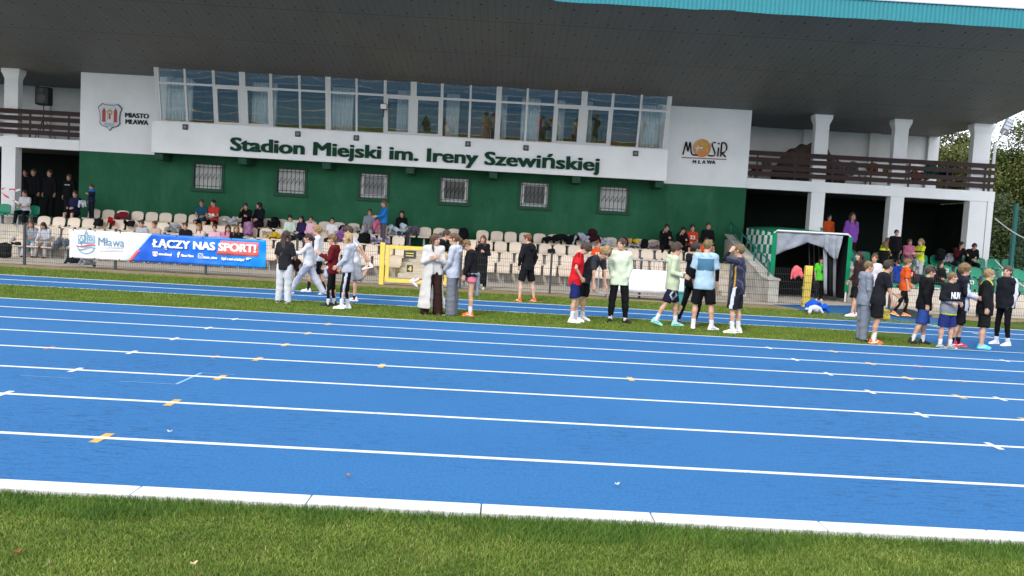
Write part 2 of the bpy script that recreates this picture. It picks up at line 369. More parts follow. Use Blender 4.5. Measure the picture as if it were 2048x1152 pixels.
# painted lines
ml = MB()
for k in range(8):
    y = YL0-1.22*k; ml.box(-70, 70, y-.024, y+.024, .001, .0045)
for y in (T0, T1, T2_): ml.box(-70, 70, y-.022, y+.022, .001, .007)
LY = [YL0-1.22*k for k in range(8)]
def mark(mb, px, py, ln=.23, w=.05):
    x, y, _ = gp(px, py); yy = min(LY, key=lambda q: abs(q-y)); mb.box(x-w/2, x+w/2, yy-ln/2, yy+ln/2, .001, .0032)
for q in [(10, 787), (148, 741), (260, 706), (345, 679), (414, 657), (468, 639), (1985, 891), (1845, 831), (1743, 785), (1657, 748), (1592, 720), (1540, 697), (1998, 797), (2004, 720)]: mark(ml, *q)
def curve_line(mb, px, w=.045, z=.0075):
    p = [gp(*q)[:2] for q in px]
    for a, b_ in zip(p[:-1], p[1:]):
        d = b_-a; nrm = np.array([-d[1], d[0]])/np.linalg.norm(d)*w/2
        mb.add([(*(a-nrm), z), (*(b_-nrm), z), (*(b_+nrm), z), (*(a+nrm), z)], [(0, 1, 2, 3)])
curve_line(ml, [(1700, 634), (1790, 641), (1850, 648), (1885, 655)]); curve_line(ml, [(1860, 652), (1882, 656), (1905, 661)]); curve_line(ml, [(1945, 666), (1965, 671), (1985, 676)])
tag(ml.build('lane_markings', M_LINE), kind='structure')
my = MB()
for q in [(202, 877), (340, 808), (437, 757), (512, 720), (570, 690), (615, 667), (653, 650), (2046, 838), (1920, 794), (1817, 757), (1740, 727), (1670, 704), (763, 732), (1261, 758)]: mark(my, *q, ln=.25, w=.065)
tag(my.build('yellow_lane_marks', mat('yellow_line_paint', (.50, .33, .08), .8, .2, var=.3, vscale=12)), kind='structure')
mo = MB()
for q in [(95, 697), (428, 715), (1913, 759), (1834, 732)]: mark(mo, *q, ln=.20, w=.045)
tag(mo.build('orange_lane_marks', mat('orange_line_paint', (.42, .16, .10), .8, .2, var=.3, vscale=12)), kind='structure')
mf = MB(); curve_line(mf, [(352, 769), (403, 746)], .03, .003); curve_line(mf, [(240, 763), (352, 769)], .012, .003); curve_line(mf, [(403, 746), (470, 750)], .012, .003); curve_line(mf, [(40, 751), (145, 757)], .010, .003)
tag(mf.build('faded_blue_marks', mat('faded_paint', (.16, .30, .50), .8, .2)), kind='structure')
# grass blades
def blades(name, m, N, xr, yr, hgt, wid, dens=None, lean=.55, z=0.0, seed=1):
    r = np.random.default_rng(seed); x = r.uniform(*xr, N); y = r.uniform(*yr, N)
    if dens is not None: k = dens(x, y, r); x, y = x[k], y[k]
    N = len(x); clump = .5+.5*np.sin(x*3.1+1.3*np.sin(y*2.7))*np.sin(y*4.3+1.1*np.sin(x*1.9))
    h = hgt*(.55+.5*r.random(N)+.35*clump); a = r.uniform(0, 6.283, N); ln = lean*r.random(N)*h; b2 = a+r.normal(0, .8, N)
    w = wid*(.7+.6*r.random(N)); cx, cy = np.cos(a), np.sin(a)
    tip = np.stack([x+ln*np.cos(b2), y+ln*np.sin(b2), z+h], 1)
    V = np.stack([np.stack([x-w*cx, y-w*cy, np.full(N, z-.01)], 1), np.stack([x+w*cx, y+w*cy, np.full(N, z-.01)], 1),
                  np.stack([x+.8*w*cx+ln*.35*np.cos(b2), y+.8*w*cy+ln*.35*np.sin(b2), z+h*.55], 1), tip, np.stack([x-.8*w*cx+ln*.35*np.cos(b2), y-.8*w*cy+ln*.35*np.sin(b2), z+h*.55], 1)], 1).reshape(-1, 3)
    o = np.arange(N)*5; Q = np.stack([o, o+1, o+2, o+4], 1); T = np.stack([o+4, o+2, o+3], 1)
    return tag(obj(name, mesh_np(name, V, [Q, T], m)), kind='stuff')
blades('grass', M_BLADE, 380000, (-4.6, 4.6), (2.2, YK0-.005), .018, .0018, lean=1.5, dens=lambda x, y, r: (np.abs(x) < y*.72+.9), z=-.012)
blades('kerb_grass', M_BLADE3, 42000, (-4.6, 4.6), (YK0-.34, YK0+.004), .044, .0019, dens=lambda x, y, r: r.random(len(x)) < np.clip((y-YK0+.30+.10*np.sin(x*2.1)+.07*np.sin(x*5.3))/.22, 0, 1), lean=1.0, z=-.012, seed=5)
blades('strip_grass_blades', M_BLADE2, 90000, (-16, 11.3), (YL0+.04, T0-.04), .035, .006, dens=lambda x, y, r: x < 7.35+1.25*np.clip((T0-y)/2.5, 0, 1)**1.5-.15, z=-.01, seed=2)
blades('verge_grass_blades', M_BLADE2, 90000, (-19, 17), (T2_+.05, 21.75), .040, .008, dens=lambda x, y, r: (r.random(len(x)) < np.clip((21.9-y)/.7, 0, 1)) & ~((x > 8.2+(21.5-y)*1.1) & (x < 13.6)), z=-.01, seed=3)
# fallen leaves and litter
def leaf(px, py, label, c):
    p = gp(px, py); s = .016; mb = MB(); g = [[(s*(u-1)*(1.2-.3*abs(v-1)), s*.62*(v-1)*(1 if u == 1 else .35), .006+.012*((u-1)**2+.6*(v-1)**2)) for v in range(3)] for u in range(3)]
    o = mb.sheet(g, .002).build('leaf', mat('dry_leaf', c, .8, .2), loc=(p[0], p[1], .006), rz=random.uniform(0, 6)); tag(o, label, 'leaf', 'fallen leaves')
leaf(697, 957, 'dry orange leaf lying on the nearest blue track lane', (.36, .17, .07)); leaf(36, 1112, 'reddish brown leaf lying in the foreground grass', (.25, .09, .04)); leaf(388, 1135, 'pale dry leaf lying in the foreground grass', (.55, .42, .25))
leaf(1234, 974, 'small white scrap lying on the nearest blue track lane', (.55, .55, .55)); leaf(339, 868, 'tiny white scrap lying on the track beside a yellow lane mark', (.55, .55, .55))
# ================================================================== THE GRANDSTAND
M_WHITE = mat('white_render', (.83, .84, .85), .85, .2, var=.10, vscale=.9, bump=.08, bscale=50)
M_GREEN, n, l, b, t = node_mat('green_render', .88, .15); P = t.outputs['Object']
c = ramp(n, l, noise_n(n, l, P, .5, 7, .7), [(.34, (.015, .083, .040)), (.52, (.019, .103, .050)), (.70, (.030, .128, .068))])
st = noise_n(n, l, P, 1.3, 6, .7, (1, 1, .25)); c = mixc(n, l, ramp(n, l, st, [(.50, (0, 0, 0)), (.75, (.75, .75, .75))]), c, (.040, .135, .08))
l.new(c, b.inputs['Base Color']); bump_n(n, l, b, noise_n(n, l, P, 30, 4), .25, .02)
M_TRIMG = mat('green_trim', (.012, .062, .034), .7, .3, var=.15)
M_FRAME = mat('white_window_frame', (.66, .66, .66), .45, .4)
M_DARK = mat('recess_shade_paint', (.010, .016, .014), .9, .1, var=.3, vscale=1.5)  # near black colour carries the shade of the unlit recess
M_PLANK = mat('brown_plank', (.045, .022, .020), .7, .3, var=.35, vscale=7, bump=.2)
M_STEEL = mat('dark_steel', (.03, .033, .036), .5, .4)
M_BAR = mat('window_bar_paint', (.02, .035, .03), .5, .4)
# soffit: ribbed sheets running towards the front, with screw dots and panel joints
M_SOFFIT, n, l, b, t = node_mat('soffit_sheet', .6, .3); P = t.outputs['Object']; sx = n.new('ShaderNodeSeparateXYZ'); l.new(P, sx.inputs[0])
def mth(op, a, b_=None, c_=None):
    x = n.new('ShaderNodeMath'); x.operation = op
    for i, q in enumerate((a, b_, c_)):
        if q is None: continue
        if hasattr(q, 'links'): l.new(q, x.inputs[i])
        else: x.inputs[i].default_value = q
    return x.outputs[0]
rib = mth('PINGPONG', mth('MULTIPLY', sx.outputs['X'], 1/.20), .5)
groove = mth('LESS_THAN', rib, .06)
fx = mth('ABSOLUTE', mth('SUBTRACT', mth('FRACT', mth('MULTIPLY', mth('ADD', sx.outputs['X'], mth('MULTIPLY', mth('FLOOR', mth('DIVIDE', sx.outputs['Y'], .82)), .21)), 1/.6)), .5))
fy = mth('ABSOLUTE', mth('SUBTRACT', mth('FRACT', mth('DIVIDE', sx.outputs['Y'], .82)), .5))
dot = mth('MULTIPLY', mth('LESS_THAN', fx, .045), mth('LESS_THAN', fy, .04))
jy = mth('LESS_THAN', mth('ABSOLUTE', mth('SUBTRACT', mth('FRACT', mth('DIVIDE', mth('ADD', sx.outputs['Y'], .6), 2.46)), .5)), .006)
dk = mth('MAXIMUM', mth('MAXIMUM', dot, mth('MULTIPLY', jy, .6)), mth('MULTIPLY', groove, .22))
c = ramp(n, l, noise_n(n, l, P, .16, 4), [(.35, (.126, .132, .141)), (.65, (.154, .153, .138))])
c = mixc(n, l, ramp(n, l, noise_n(n, l, P, 1.2, 6, .7, (1, .2, 1)), [(.45, (0, 0, 0)), (.8, (.7, .7, .7))]), c, (.10, .10, .10))
c = mixc(n, l, dk, c, (.012, .012, .013)); l.new(c, b.inputs['Base Color']); bump_n(n, l, b, rib, .5, .02)
M_TEAL = mat('teal_fascia_paint', (.0, .185, .225), .45, .4, var=.12, vscale=2.5)
# window glass: mirrors the field, lets a little of the room through
M_GLASS = bpy.data.materials.new('window_glass'); M_GLASS.use_nodes = True; n, l = M_GLASS.node_tree.nodes, M_GLASS.node_tree.links
n.remove(n['Principled BSDF']); out = n['Material Output']; tr = n.new('ShaderNodeBsdfTransparent'); tr.inputs[0].default_value = (.92, .96, .96, 1)
gl = n.new('ShaderNodeBsdfGlossy'); gl.inputs['Roughness'].default_value = .015; gl.inputs['Color'].default_value = (1.0, .80, .56, 1); mx = n.new('ShaderNodeMixShader'); mx.inputs[0].default_value = .19
t = n.new('ShaderNodeTexCoord'); hb = noise_n(n, l, t.outputs['Object'], 1.0, 1, .3, (.9, 1, 1.6)); bp = n.new('ShaderNodeBump'); bp.inputs['Strength'].default_value = .06; bp.inputs['Distance'].default_value = .05
l.new(hb, bp.inputs['Height']); l.new(bp.outputs['Normal'], gl.inputs['Normal']); l.new(tr.outputs[0], mx.inputs[1]); l.new(gl.outputs[0], mx.inputs[2]); l.new(mx.outputs[0], out.inputs['Surface'])
YW = 29.15; XL, XR = -15.05, 8.37; XE0, XE1 = -23.9, 17.15
stand = tag(empty('grandstand', (0, 0, 0)), 'green and white stadium grandstand with a dark canopy roof and glazed press box', 'grandstand')
# lower green wall with six window openings
WX = [-11.02, -8.11, -5.22, -2.38, .44, 3.24]; WW, WZ0, WZ1 = .95, 2.59, 3.42
wb = MB(); x = XL
for wx in WX:
    wb.box(x, wx, YW, YW+.35, 0, 3.66); wb.box(wx, wx+WW, YW, YW+.35, 0, WZ0); wb.box(wx, wx+WW, YW, YW+.35, WZ1, 3.66); x = wx+WW
wb.box(x, XR, YW, YW+.35, 0, 3.66)
wb.box(XL, XL+.35, YW+.35, 33, 0, 3.66); wb.box(XR-.35, XR, YW+.35, 33, 0, 3.66); wb.box(-11.898, 5.098, YW+.003, YW+.35, 3.66, 4.5)
wb.build('green_wall', M_GREEN, stand)
ub = MB(); ub.box(XL-.003, -11.9, YW-.003, YW+.35, 3.66, 6.47); ub.box(XL-.003, XL+.35, YW+.35, 33, 3.66, 6.4); ub.build('white_upper_wall', M_WHITE, stand)
ub = MB(); ub.box(5.1, XR+.003, YW-.003, YW+.35, 3.66, 6.47); ub.box(XR-.35, XR+.003, YW+.35, 33, 3.66, 6.4); ub.build('white_upper_wall', M_WHITE, stand)
for xa, xb, pl_ in ((XE0, XL, (-16.2, -18.6, -21.2)), (XR, 17.0, (9.3, 11.55, 14.2, 16.55))):
    bk = MB(); bk.box(xa, xb, 33.0, 33.25, 3.9, 6.38)
    for px_ in pl_: bk.box(px_, px_+.42, 32.86, 33.0, 3.9, 6.38)
    bk.build('balcony_back_wall', M_WHITE, stand)
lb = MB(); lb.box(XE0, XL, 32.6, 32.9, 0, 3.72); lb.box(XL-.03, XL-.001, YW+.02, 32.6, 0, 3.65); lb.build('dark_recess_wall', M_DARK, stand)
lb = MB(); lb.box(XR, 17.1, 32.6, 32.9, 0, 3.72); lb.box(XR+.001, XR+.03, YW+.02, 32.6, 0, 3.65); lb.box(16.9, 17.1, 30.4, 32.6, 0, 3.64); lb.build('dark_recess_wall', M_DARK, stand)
# balcony slabs with edge beams
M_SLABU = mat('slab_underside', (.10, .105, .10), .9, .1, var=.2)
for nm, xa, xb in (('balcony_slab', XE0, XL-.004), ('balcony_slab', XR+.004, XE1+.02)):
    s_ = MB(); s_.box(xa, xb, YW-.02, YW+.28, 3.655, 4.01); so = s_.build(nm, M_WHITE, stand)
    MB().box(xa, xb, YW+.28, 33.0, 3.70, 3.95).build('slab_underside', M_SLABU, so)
MB().box(XL+.01, XR-.01, 33.0, 33.25, 0, 6.38).build('rear_wall', M_WHITE, stand)
# columns below and above, capitals flaring under the soffit
def column(x0, x1, z0, z1, cap):
    c_ = MB(); d = .38
    f0 = YW+(.10 if cap else .004)
    c_.box(x0, x1, f0, YW+d, z0, z1-(.32 if cap else 0))
    if cap:
        za, zb, zc = z1-.32, z1-.10, z1+.02; e = .075
        c_.hull8([(x0, f0, za), (x1, f0, za), (x1, YW+d, za), (x0, YW+d, za)], [(x0-e, f0-e, zb), (x1+e, f0-e, zb), (x1+e, YW+d+e, zb), (x0-e, YW+d+e, zb)])
        c_.box(x0-e, x1+e, f0-e, YW+d+e, zb, zc)
    for zz in np.arange(z0+.45, z1-.3, .62): c_.box(x0-.002, x1+.002, f0-.004, YW+d+.002, zz, zz+.006)
    c_.build('column', M_WHITE, stand)
for x0, x1 in ((10.69, 11.17), (13.50, 13.98), (16.32, 16.93), (-17.76, -17.28), (-20.5, -20.0), (-23.4, -22.9)):
    column(x0, x1, 1.0, 3.655, False); column(x0, x1, 4.012, 6.35, True)
MB().box(16.95, 17.16, YW-.01, YW+1.2, 0, 3.654).build('end_wall', M_WHITE, stand)
# railings of four brown planks
def railing(xa, xb):
    r = MB()
    for z in (4.12, 4.34, 4.60, 4.83): r.box(xa, xb, YW+.0, YW+.04, z, z+.155)
    ro = r.build('railing', M_PLANK, stand); p = MB()
    for xx in np.arange(xa+.3, xb, 1.35): MB().box(xx, xx+.05, YW+.042, YW+.095, 4.012, 4.98).build('railing_post', M_STEEL, ro)
railing(XE0, XL-.01); railing(XR+.01, 17.1)
# press box: white band, tilted glazing, room behind
BX0, BX1, YB = -12.14, 5.34, 28.2
bd = MB()
bd.box(BX0, BX1, YB, YB+.16, 3.68, 4.70); bd.box(BX0, BX1, YB+.16, YW-.004, 3.74, 3.86); bd.box(BX0, BX0+.16, YB+.16, YW-.004, 3.86, 4.70); bd.box(BX1-.16, BX1, YB+.16, YW-.004, 3.86, 4.70)
bd.box(BX0+.02, BX1-.02, YB+.05, YB+.5, 4.701, 4.735)
bd.build('press_box_band', M_WHITE, stand)
for i in range(7): xx = BX0+.05+i*(BX1-BX0-.38)/6; MB().box(xx, xx+.28, YB+.12, YW-.002, 3.45, 3.72).build('bracket', M_TRIMG, stand)
GX0, GX1, GZ0, GZ1, GY0, GY1 = -12.04, 5.28, 4.735, 6.66, 28.56, 28.12      # glazing bottom and top
def gpt(x, s, off=0.0):
    """point on the tilted glazing, s 0 at its bottom and 1 at its top"""
    ny, nz = -(GZ1-GZ0), -(GY0-GY1); L = math.hypot(ny, nz); ny /= L; nz /= L
    return (x, GY0+(GY1-GY0)*s+ny*off, GZ0+(GZ1-GZ0)*s+nz*off)
def gbar(mb, xa, xb, s0, s1, o0=-.03, o1=.05):
    mb.hull8([gpt(xa, s0, o0), gpt(xb, s0, o0), gpt(xb, s1, o0), gpt(xa, s1, o0)], [gpt(xa, s0, o1), gpt(xb, s0, o1), gpt(xb, s1, o1), gpt(xa, s1, o1)])
NU = 9; UW = (GX1-GX0)/NU
for i in range(NU):
    a = GX0+i*UW; bb = a+UW; fr = MB(); e = .045
    wl_ = .09 if i in (0, 3, 6) else e; wr_ = .09 if i in (2, 5, 8) else e
    gbar(fr, a+.002, a+wl_, 0, 1); gbar(fr, bb-wr_, bb-.002, 0, 1); gbar(fr, a+wl_, bb-wr_, 0, .035); gbar(fr, a+wl_, bb-wr_, .965, 1); gbar(fr, a+wl_, bb-wr_, .655, .69)
    m = (a+bb)/2; sash = i in (1, 4, 7); hw = .10 if sash else .035
    gbar(fr, m-hw, m+hw, .035, .655); gbar(fr, m-hw, m+hw, .69, .965)
    w_ = fr.build('press_box_window', M_FRAME, stand)
    if sash:
        sh = MB()
        for xa, xb in ((a+wl_+.002, m-hw-.002), (m+hw+.002, bb-wr_-.002)):
            q = .055; gbar(sh, xa, xa+q, .037, .653, -.02, .06); gbar(sh, xb-q, xb, .037, .653, -.02, .06); gbar(sh, xa+q, xb-q, .037, .065, -.02, .06); gbar(sh, xa+q, xb-q, .625, .653, -.02, .06)
        sh.build('sash', M_FRAME, w_)
    g = MB()
    for xa, xb in ((a+wl_, m-hw), (m+hw, bb-wr_)):
        for s0, s1 in ((.035, .655), (.69, .965)): g.add([gpt(xa, s0), gpt(xb, s0), gpt(xb, s1), gpt(xa, s1)], [(0, 1, 2, 3)])
    g.build('pane', M_GLASS, w_)
tb = MB(); gbar(tb, GX0-.06, GX0, 0, 1, -.05, .06); gbar(tb, GX1, GX1+.06, 0, 1, -.05, .06); gbar(tb, GX0-.06, GX1+.06, 1.0, 1.03, -.05, .07)
tb.build('press_box_trim', M_FRAME, stand)
rm = MB(); rm.box(GX0, GX1, 28.62, 33, 4.55, 4.65); rm.box(GX0, GX1, 32.4, 32.6, 4.65, 6.36); rm.box(GX0-.1, GX0, YW+.4, 32.6, 4.65, 6.36); rm.box(GX1, GX1+.1, YW+.4, 32.6, 4.65, 6.36)
rm.build('press_box_room', mat('room_paint', (.34, .40, .24), .9, .1, var=.2), stand)
dsk = MB()
for xx, w_, h_, y_ in ((-2.2, 1.5, .8, 29.3), (-.6, 1.4, .78, 29.3), (1.3, 1.2, .8, 29.5), (3.2, 1.5, .8, 29.3), (-9.8, 1.3, .7, 29.5)): dsk.box(xx, xx+w_, y_, y_+.6, 4.65, 4.65+h_)
dsk.build('desk', mat('desk_wood', (.13, .075, .03), .6, .3), stand)
def curtain(x0, x1, y, c_):
    xs_ = np.linspace(x0, x1, 25); G = [[(xx, y+.045*math.sin(i*1.9), z) for z in (4.68, 5.5, 6.3)] for i, xx in enumerate(xs_)]
    MB().sheet(G, .01).build('curtain', c_, stand, smooth=True)
cw = mat('white_curtain', (.68, .71, .70), .9, .1)
for x0, x1 in ((-11.95, -11.05), (-9.0, -8.15), (-6.25, -5.5), (-4.0, -3.5), (-2.3, -1.85), (-.55, -.2), (.30, .95), (1.45, 1.8), (2.35, 2.75), (4.4, 5.2)): curtain(x0, x1, 28.85, cw)
lmp = MB(); lmp.disc((-11.35, 29.4, 6.28), .16, 'z', 18, .05); lmp.build('ceiling_lamp', mat('lamp_glass', (.75, .75, .6), .4), stand)
# lettering
M_LET = mat('dark_green_letter', (.005, .045, .022), .7, .15); M_BLK = mat('black_letter', (.012, .012, .014), .5, .3)
text('lettering', 'Stadion Miejski im. Ireny Szewińskiej', .62, M_LET, (-9.45, YB-.03, 3.89), stand, .022, .0, 12.46, 0.0, .030)
# city crest and its words
cx_, cz_ = at(221, 233, YW)[[0, 2]]; shp = [(-.42, .30), (-.27, .44), (-.16, .40), (.16, .40), (.27, .44), (.42, .30), (.36, .12), (.34, -.10), (.36, -.24), (.28, -.33), (.08, -.40), (0, -.50), (-.08, -.40), (-.28, -.33), (-.36, -.24), (-.34, -.10), (-.36, .12)]
S_ = 1.0; crest = empty('crest', (cx_, YW-.05, cz_)); crest.parent = stand
MB().poly([(x*S_, 0, z*S_) for x, z in shp], (0, .045, 0)).build('shield_border', mat('slate_edge', (.09, .12, .15), .6), crest)
MB().poly([(x*.93, -.006, z*.93) for x, z in shp], (0, .005, 0)).build('shield_face', mat('crest_white', (.62, .65, .68), .7), crest)
tw = MB()
for s_ in (-1, 1):
    tw.box(s_*.20-.06, s_*.20+.06, -.014, -.007, -.16, .16); tw.add([(s_*.20-.07, -.012, .16), (s_*.20+.07, -.012, .16), (s_*.20, -.012, .30)], [(0, 1, 2)]); tw.box(s_*.20-.075, s_*.20+.075, -.016, -.007, -.20, -.16)
tw.box(-.03, .03, -.013, -.007, -.10, .10); tw.build('red_tower', mat('crest_red', (.42, .075, .06), .6), crest)
fg = MB(); fg.disc((0, -.011, .20), .05, 'y', 14, .008); fg.box(-.09, -.04, -.012, -.007, .06, .2); fg.box(.04, .09, -.012, -.007, .06, .2); fg.build('gold_figure', mat('crest_gold', (.40, .33, .16), .6), crest)
wv = MB()
for i in range(4): wv.box(-.22+.03*i, .22-.03*i, -.012, -.007, -.25-.035*i, -.238-.035*i)
wv.box(-.075, -.06, -.012, -.007, -.12, .02); wv.build('water_line', mat('crest_blue', (.10, .16, .24), .6), crest)
x_, z_ = at(251, 234.5, YW)[[0, 2]]; text('lettering', 'MIASTO', .225, M_BLK, (x_, YW-.012, z_), stand, .010, .0, .81, 0.0, .012)
x_, z_ = at(251.5, 247.5, YW)[[0, 2]]; text('lettering', 'MŁAWA', .225, M_BLK, (x_, YW-.012, z_), stand, .010, .0, .78, 0.0, .012)
# sports centre logo
lg = MB()
def stroke(mb, pts, r=.028, n=6): mb.tube([(p[0], YW-.03, p[1]) for p in pts], r, n)
def lp(zx, zy):
    p = at(1350+zx*150/2033, 260+zy*150/2033, YW); return (p[0], p[2])
for s_ in ([(210, 670), (300, 320)], [(300, 320), (345, 580)], [(345, 580), (410, 330)], [(410, 330), (430, 560), (450, 650), (490, 680), (600, 685)],
           [(1100, 345), (1040, 340), (1005, 370), (1005, 420), (1070, 600), (1080, 650), (1060, 695), (1000, 705), (890, 695)], [(1175, 480), (1150, 720)], [(1185, 355), (1175, 390)],
           [(1260, 370), (1235, 720)], [(1255, 355), (1320, 345), (1375, 380), (1400, 450), (1390, 540), (1340, 600), (1260, 630)], [(1265, 630), (1370, 730)]): stroke(lg, [lp(*q) for q in s_])
lg.build('logo_letters', M_BLK, stand, smooth=True)
dc = MB(); q = lp(725, 490); dc.disc((q[0], YW-.02, q[1]), .315, 'y', 40, .03); dc.build('logo_disc', mat('logo_orange', (.56, .20, .06), .6, col2=(.62, .34, .14), vscale=1.2), stand)
def figure(pts_list, m, head, y):
    f_ = MB()
    for p in pts_list: f_.tube([(lp(*q_)[0], y, lp(*q_)[1]) for q_ in p], .026, 6)
    h_ = lp(*head); f_.disc((h_[0], y, h_[1]), .035, 'y', 12, .03); f_.build('logo_runner', m, stand)
figure([[(690, 370), (800, 470), (880, 600)], [(690, 370), (900, 395)], [(760, 440), (890, 450)], [(820, 500), (890, 540)], [(640, 400), (690, 370)]], mat('logo_yellow', (.62, .42, .08), .6), (712, 335), YW-.045)
figure([[(560, 500), (700, 490)], [(600, 430), (640, 480)], [(560, 500), (600, 570), (560, 600)], [(530, 490), (560, 500)]], mat('logo_white', (.70, .66, .62), .6), (715, 482), YW-.055)
ul = MB(); ul.tube([(*lp(180, 745)[:1], YW-.02, lp(180, 745)[1]), (lp(1390, 800)[0], YW-.02, lp(1390, 800)[1])], .018, 6); ul.build('logo_underline', mat('logo_rust', (.30, .10, .05), .6), stand)
for ch, zx in zip('MŁAWA', (480, 620, 735, 860, 1000)):
    q = lp(zx, 905-(zx-480)*-.02); text('lettering', ch, .17, M_BLK, (q[0], YW-.012, q[1]), stand, .01, .0, None, 0.0, .010)
# six barred windows
def barred(x, blind):
    w = MB(); e = .085
    w.box(x-e, x, YW-.045, YW+.06, WZ0-e, WZ1+e); w.box(x+WW, x+WW+e, YW-.045, YW+.06, WZ0-e, WZ1+e); w.box(x, x+WW, YW-.045, YW+.06, WZ1, WZ1+e); w.box(x-e-.02, x+WW+e+.02, YW-.075, YW+.06, WZ0-e-.03, WZ0)
    wo = w.build('barred_window', M_TRIMG, stand); f = MB(); q = .07 if blind == 'white' else .11; y0, y1 = YW+.08, YW+.14
    f.box(x, x+q, y0, y1, WZ0, WZ1); f.box(x+WW-q, x+WW, y0, y1, WZ0, WZ1); f.box(x+q, x+WW-q, y0, y1, WZ0, WZ0+q); f.box(x+q, x+WW-q, y0, y1, WZ1-q, WZ1)
    f.build('window_frame', M_FRAME, wo)
    MB().box(x+q, x+WW-q, YW+.11, YW+.125, WZ0+q, WZ1-q).build('pane', {'white': mat('blind_behind_glass', (.48, .48, .46), .4, .5, var=.2), 'grey': mat('grey_blind_behind_glass', (.20, .20, .21), .4, .5), 'dark': mat('dark_glass', (.012, .018, .016), .15, .4)}[blind], wo)
    g = MB(); yb = YW-.03
    for i in range(7): xx = x+.04+i*(WW-.08)/6; g.tube([(xx, yb, WZ0-.02), (xx, yb, WZ1+.02)], .011, 6)
    for zz in (WZ0+.08, WZ1-.08): g.tube([(x-.02, yb, zz), (x+WW+.02, yb, zz)], .011, 6)
    for i in range(6): xx = x+.04+i*(WW-.08)/6; g.tube([(xx, yb-.012, 2.9), (xx+.06, yb-.012, 3.0), (xx+.12, yb-.012, 3.12)], .010, 5)
    g.build('window_bars', M_BAR, wo)
for wx, bl in zip(WX, ('white', 'white', 'grey', 'dark', 'dark', 'white')): barred(wx, bl)
# small lamps on the band, one work light on the window post
def spot_lamp(px, py, label):
    p = at(px, py, YB); h = MB(); h.box(-.09, .09, -.05, 0, -.09, .09); o = h.build('wall_lamp', M_STEEL, loc=(p[0], YB-.001, p[2]), bevel=.012); tag(o, label, 'lamp', 'small square lamps along the white band')
    d = MB(); d.disc((0, -.055, 0), .055, 'y', 16, .012); d.build('lens', mat('grey_lens', (.12, .12, .13), .3, .5), o)
for q, lb_ in zip([(371, 254), (596, 268), (713, 276), (936, 288), (1052, 296), (1271, 307)], ['small dark square lamp on the white band, leftmost, left of the word Stadion', 'small dark square lamp on the white band above the n of Stadion', 'small dark square lamp on the white band above the word Miejski', 'small dark square lamp on the white band above the word Ireny', 'small dark square lamp on the white band above the word Szewińskiej', 'small dark square lamp on the white band, rightmost, right of the lettering']): spot_lamp(*q, lb_)
p = at(768, 214, 28.2); h = MB(); h.box(-.12, .12, -.07, 0, -.10, .10); o = h.build('floodlight', M_STEEL, loc=(p[0], p[1]-.05, p[2]), bevel=.01); tag(o, 'small black floodlight with a white face on the press box window frame', 'floodlight')
MB().box(-.10, .10, -.076, -.071, -.08, .08).build('lamp_face', mat('white_lens', (.72, .72, .70), .3, .5), o); br_ = MB(); br_.box(-.02, .02, -.03, 0, -.35, -.10); br_.box(-.03, .03, .0, .12, -.10, .0); br_.build('bracket', M_STEEL, o)
# roof
RX0, RX1 = XE0-.6, 16.9
rf = MB(); prof = [(21.25, 7.53), (29.0, 6.37), (33.4, 6.35), (33.4, 7.2), (21.25, 7.96)]
rf.add([(RX0, y, z) for y, z in prof]+[(RX1, y, z) for y, z in prof], [(0, 1, 6, 5), (1, 2, 7, 6), (2, 3, 8, 7), (3, 4, 9, 8), (4, 0, 5, 9), (4, 3, 2, 1, 0), (5, 6, 7, 8, 9)])
roof = rf.build('roof', M_SOFFIT, stand)
G = []; NX = int((RX1+.1-RX0)/.055)
for i in range(NX+1):
    xx = RX0-.05+i*(RX1+.1-RX0)/NX; dy = .022 if i % 2 else 0.0; wob = .012*math.sin(xx*3.1)*math.sin(xx*.7+1)+(.02 if int(xx*1.1) % 5 == 0 else 0)
    G.append([(xx, 21.20-dy, 7.50+wob), (xx, 21.20-dy, 7.97)])
MB().sheet(G, .004).build('fascia', M_TEAL, roof)
fl = MB(); fl.box(RX0-.08, RX1+.08, 21.15, 21.5, 7.975, 8.01); fl.build('flashing', mat('grey_flashing', (.42, .45, .50), .5, .4), roof)
# terrace: floors of the four seat rows and the platform behind
RY = [28.55, 27.85, 27.15, 26.45]; RZ = [.97, .63, .29, .004]; EDGE = [28.2, 27.5, 26.8]
def terrace(name, label, xa, xb, back, top):
    m = MB()
    m.box(xa, xb, EDGE[0], back, .0, .97); m.box(xa, xb, EDGE[1], EDGE[0], 0, .63); m.box(xa, xb, EDGE[2], EDGE[1], 0, .29)
    if top: m.box(xa, xb, YW-.25, 32.6, .97, 1.22)
    o = m.build('concrete_terrace', M_CONC); return tag(o, label, 'terrace')
terrace('concrete_terrace', 'stepped concrete terrace with no seats in front of the dark left recess', XE0, -15.5, YW-.25, True)
terrace('concrete_terrace', 'long stepped concrete terrace carrying the cream seats below the green wall', -15.5, 7.75, YW, False)
terrace('concrete_terrace', 'stepped concrete terrace carrying the green seats at the right recess', 11.2, 18.2, YW-.25, True)
st_ = MB()
for i in range(6): z1 = .16*(i+1); st_.box(6.9, 7.7, 25.9+.38*i, 29.0 if i == 5 else 28.9, z1-.16 if i else .01, z1)
MB().box(11.2, 18.2, 26.0, 26.1, .0, .55).build('low_wall', M_CONC)
tag(bpy.data.objects['low_wall'], 'low pale concrete wall in front of the green seats', 'wall')
tag(st_.build('concrete_steps', M_CONC), 'narrow concrete steps between the cream seats and the tunnel parapet', 'steps')
ai_ = MB()
for i in range(6): z1 = .16*(i+1); ai_.box(-3.35, -2.05, 26.1+.37*i, 26.1+.37*(i+1)+.3, 0.006 if i < 2 else .3, z1)
tag(ai_.build('concrete_steps', M_CONC), 'concrete aisle steps between cream seats behind the yellow gate', 'steps')
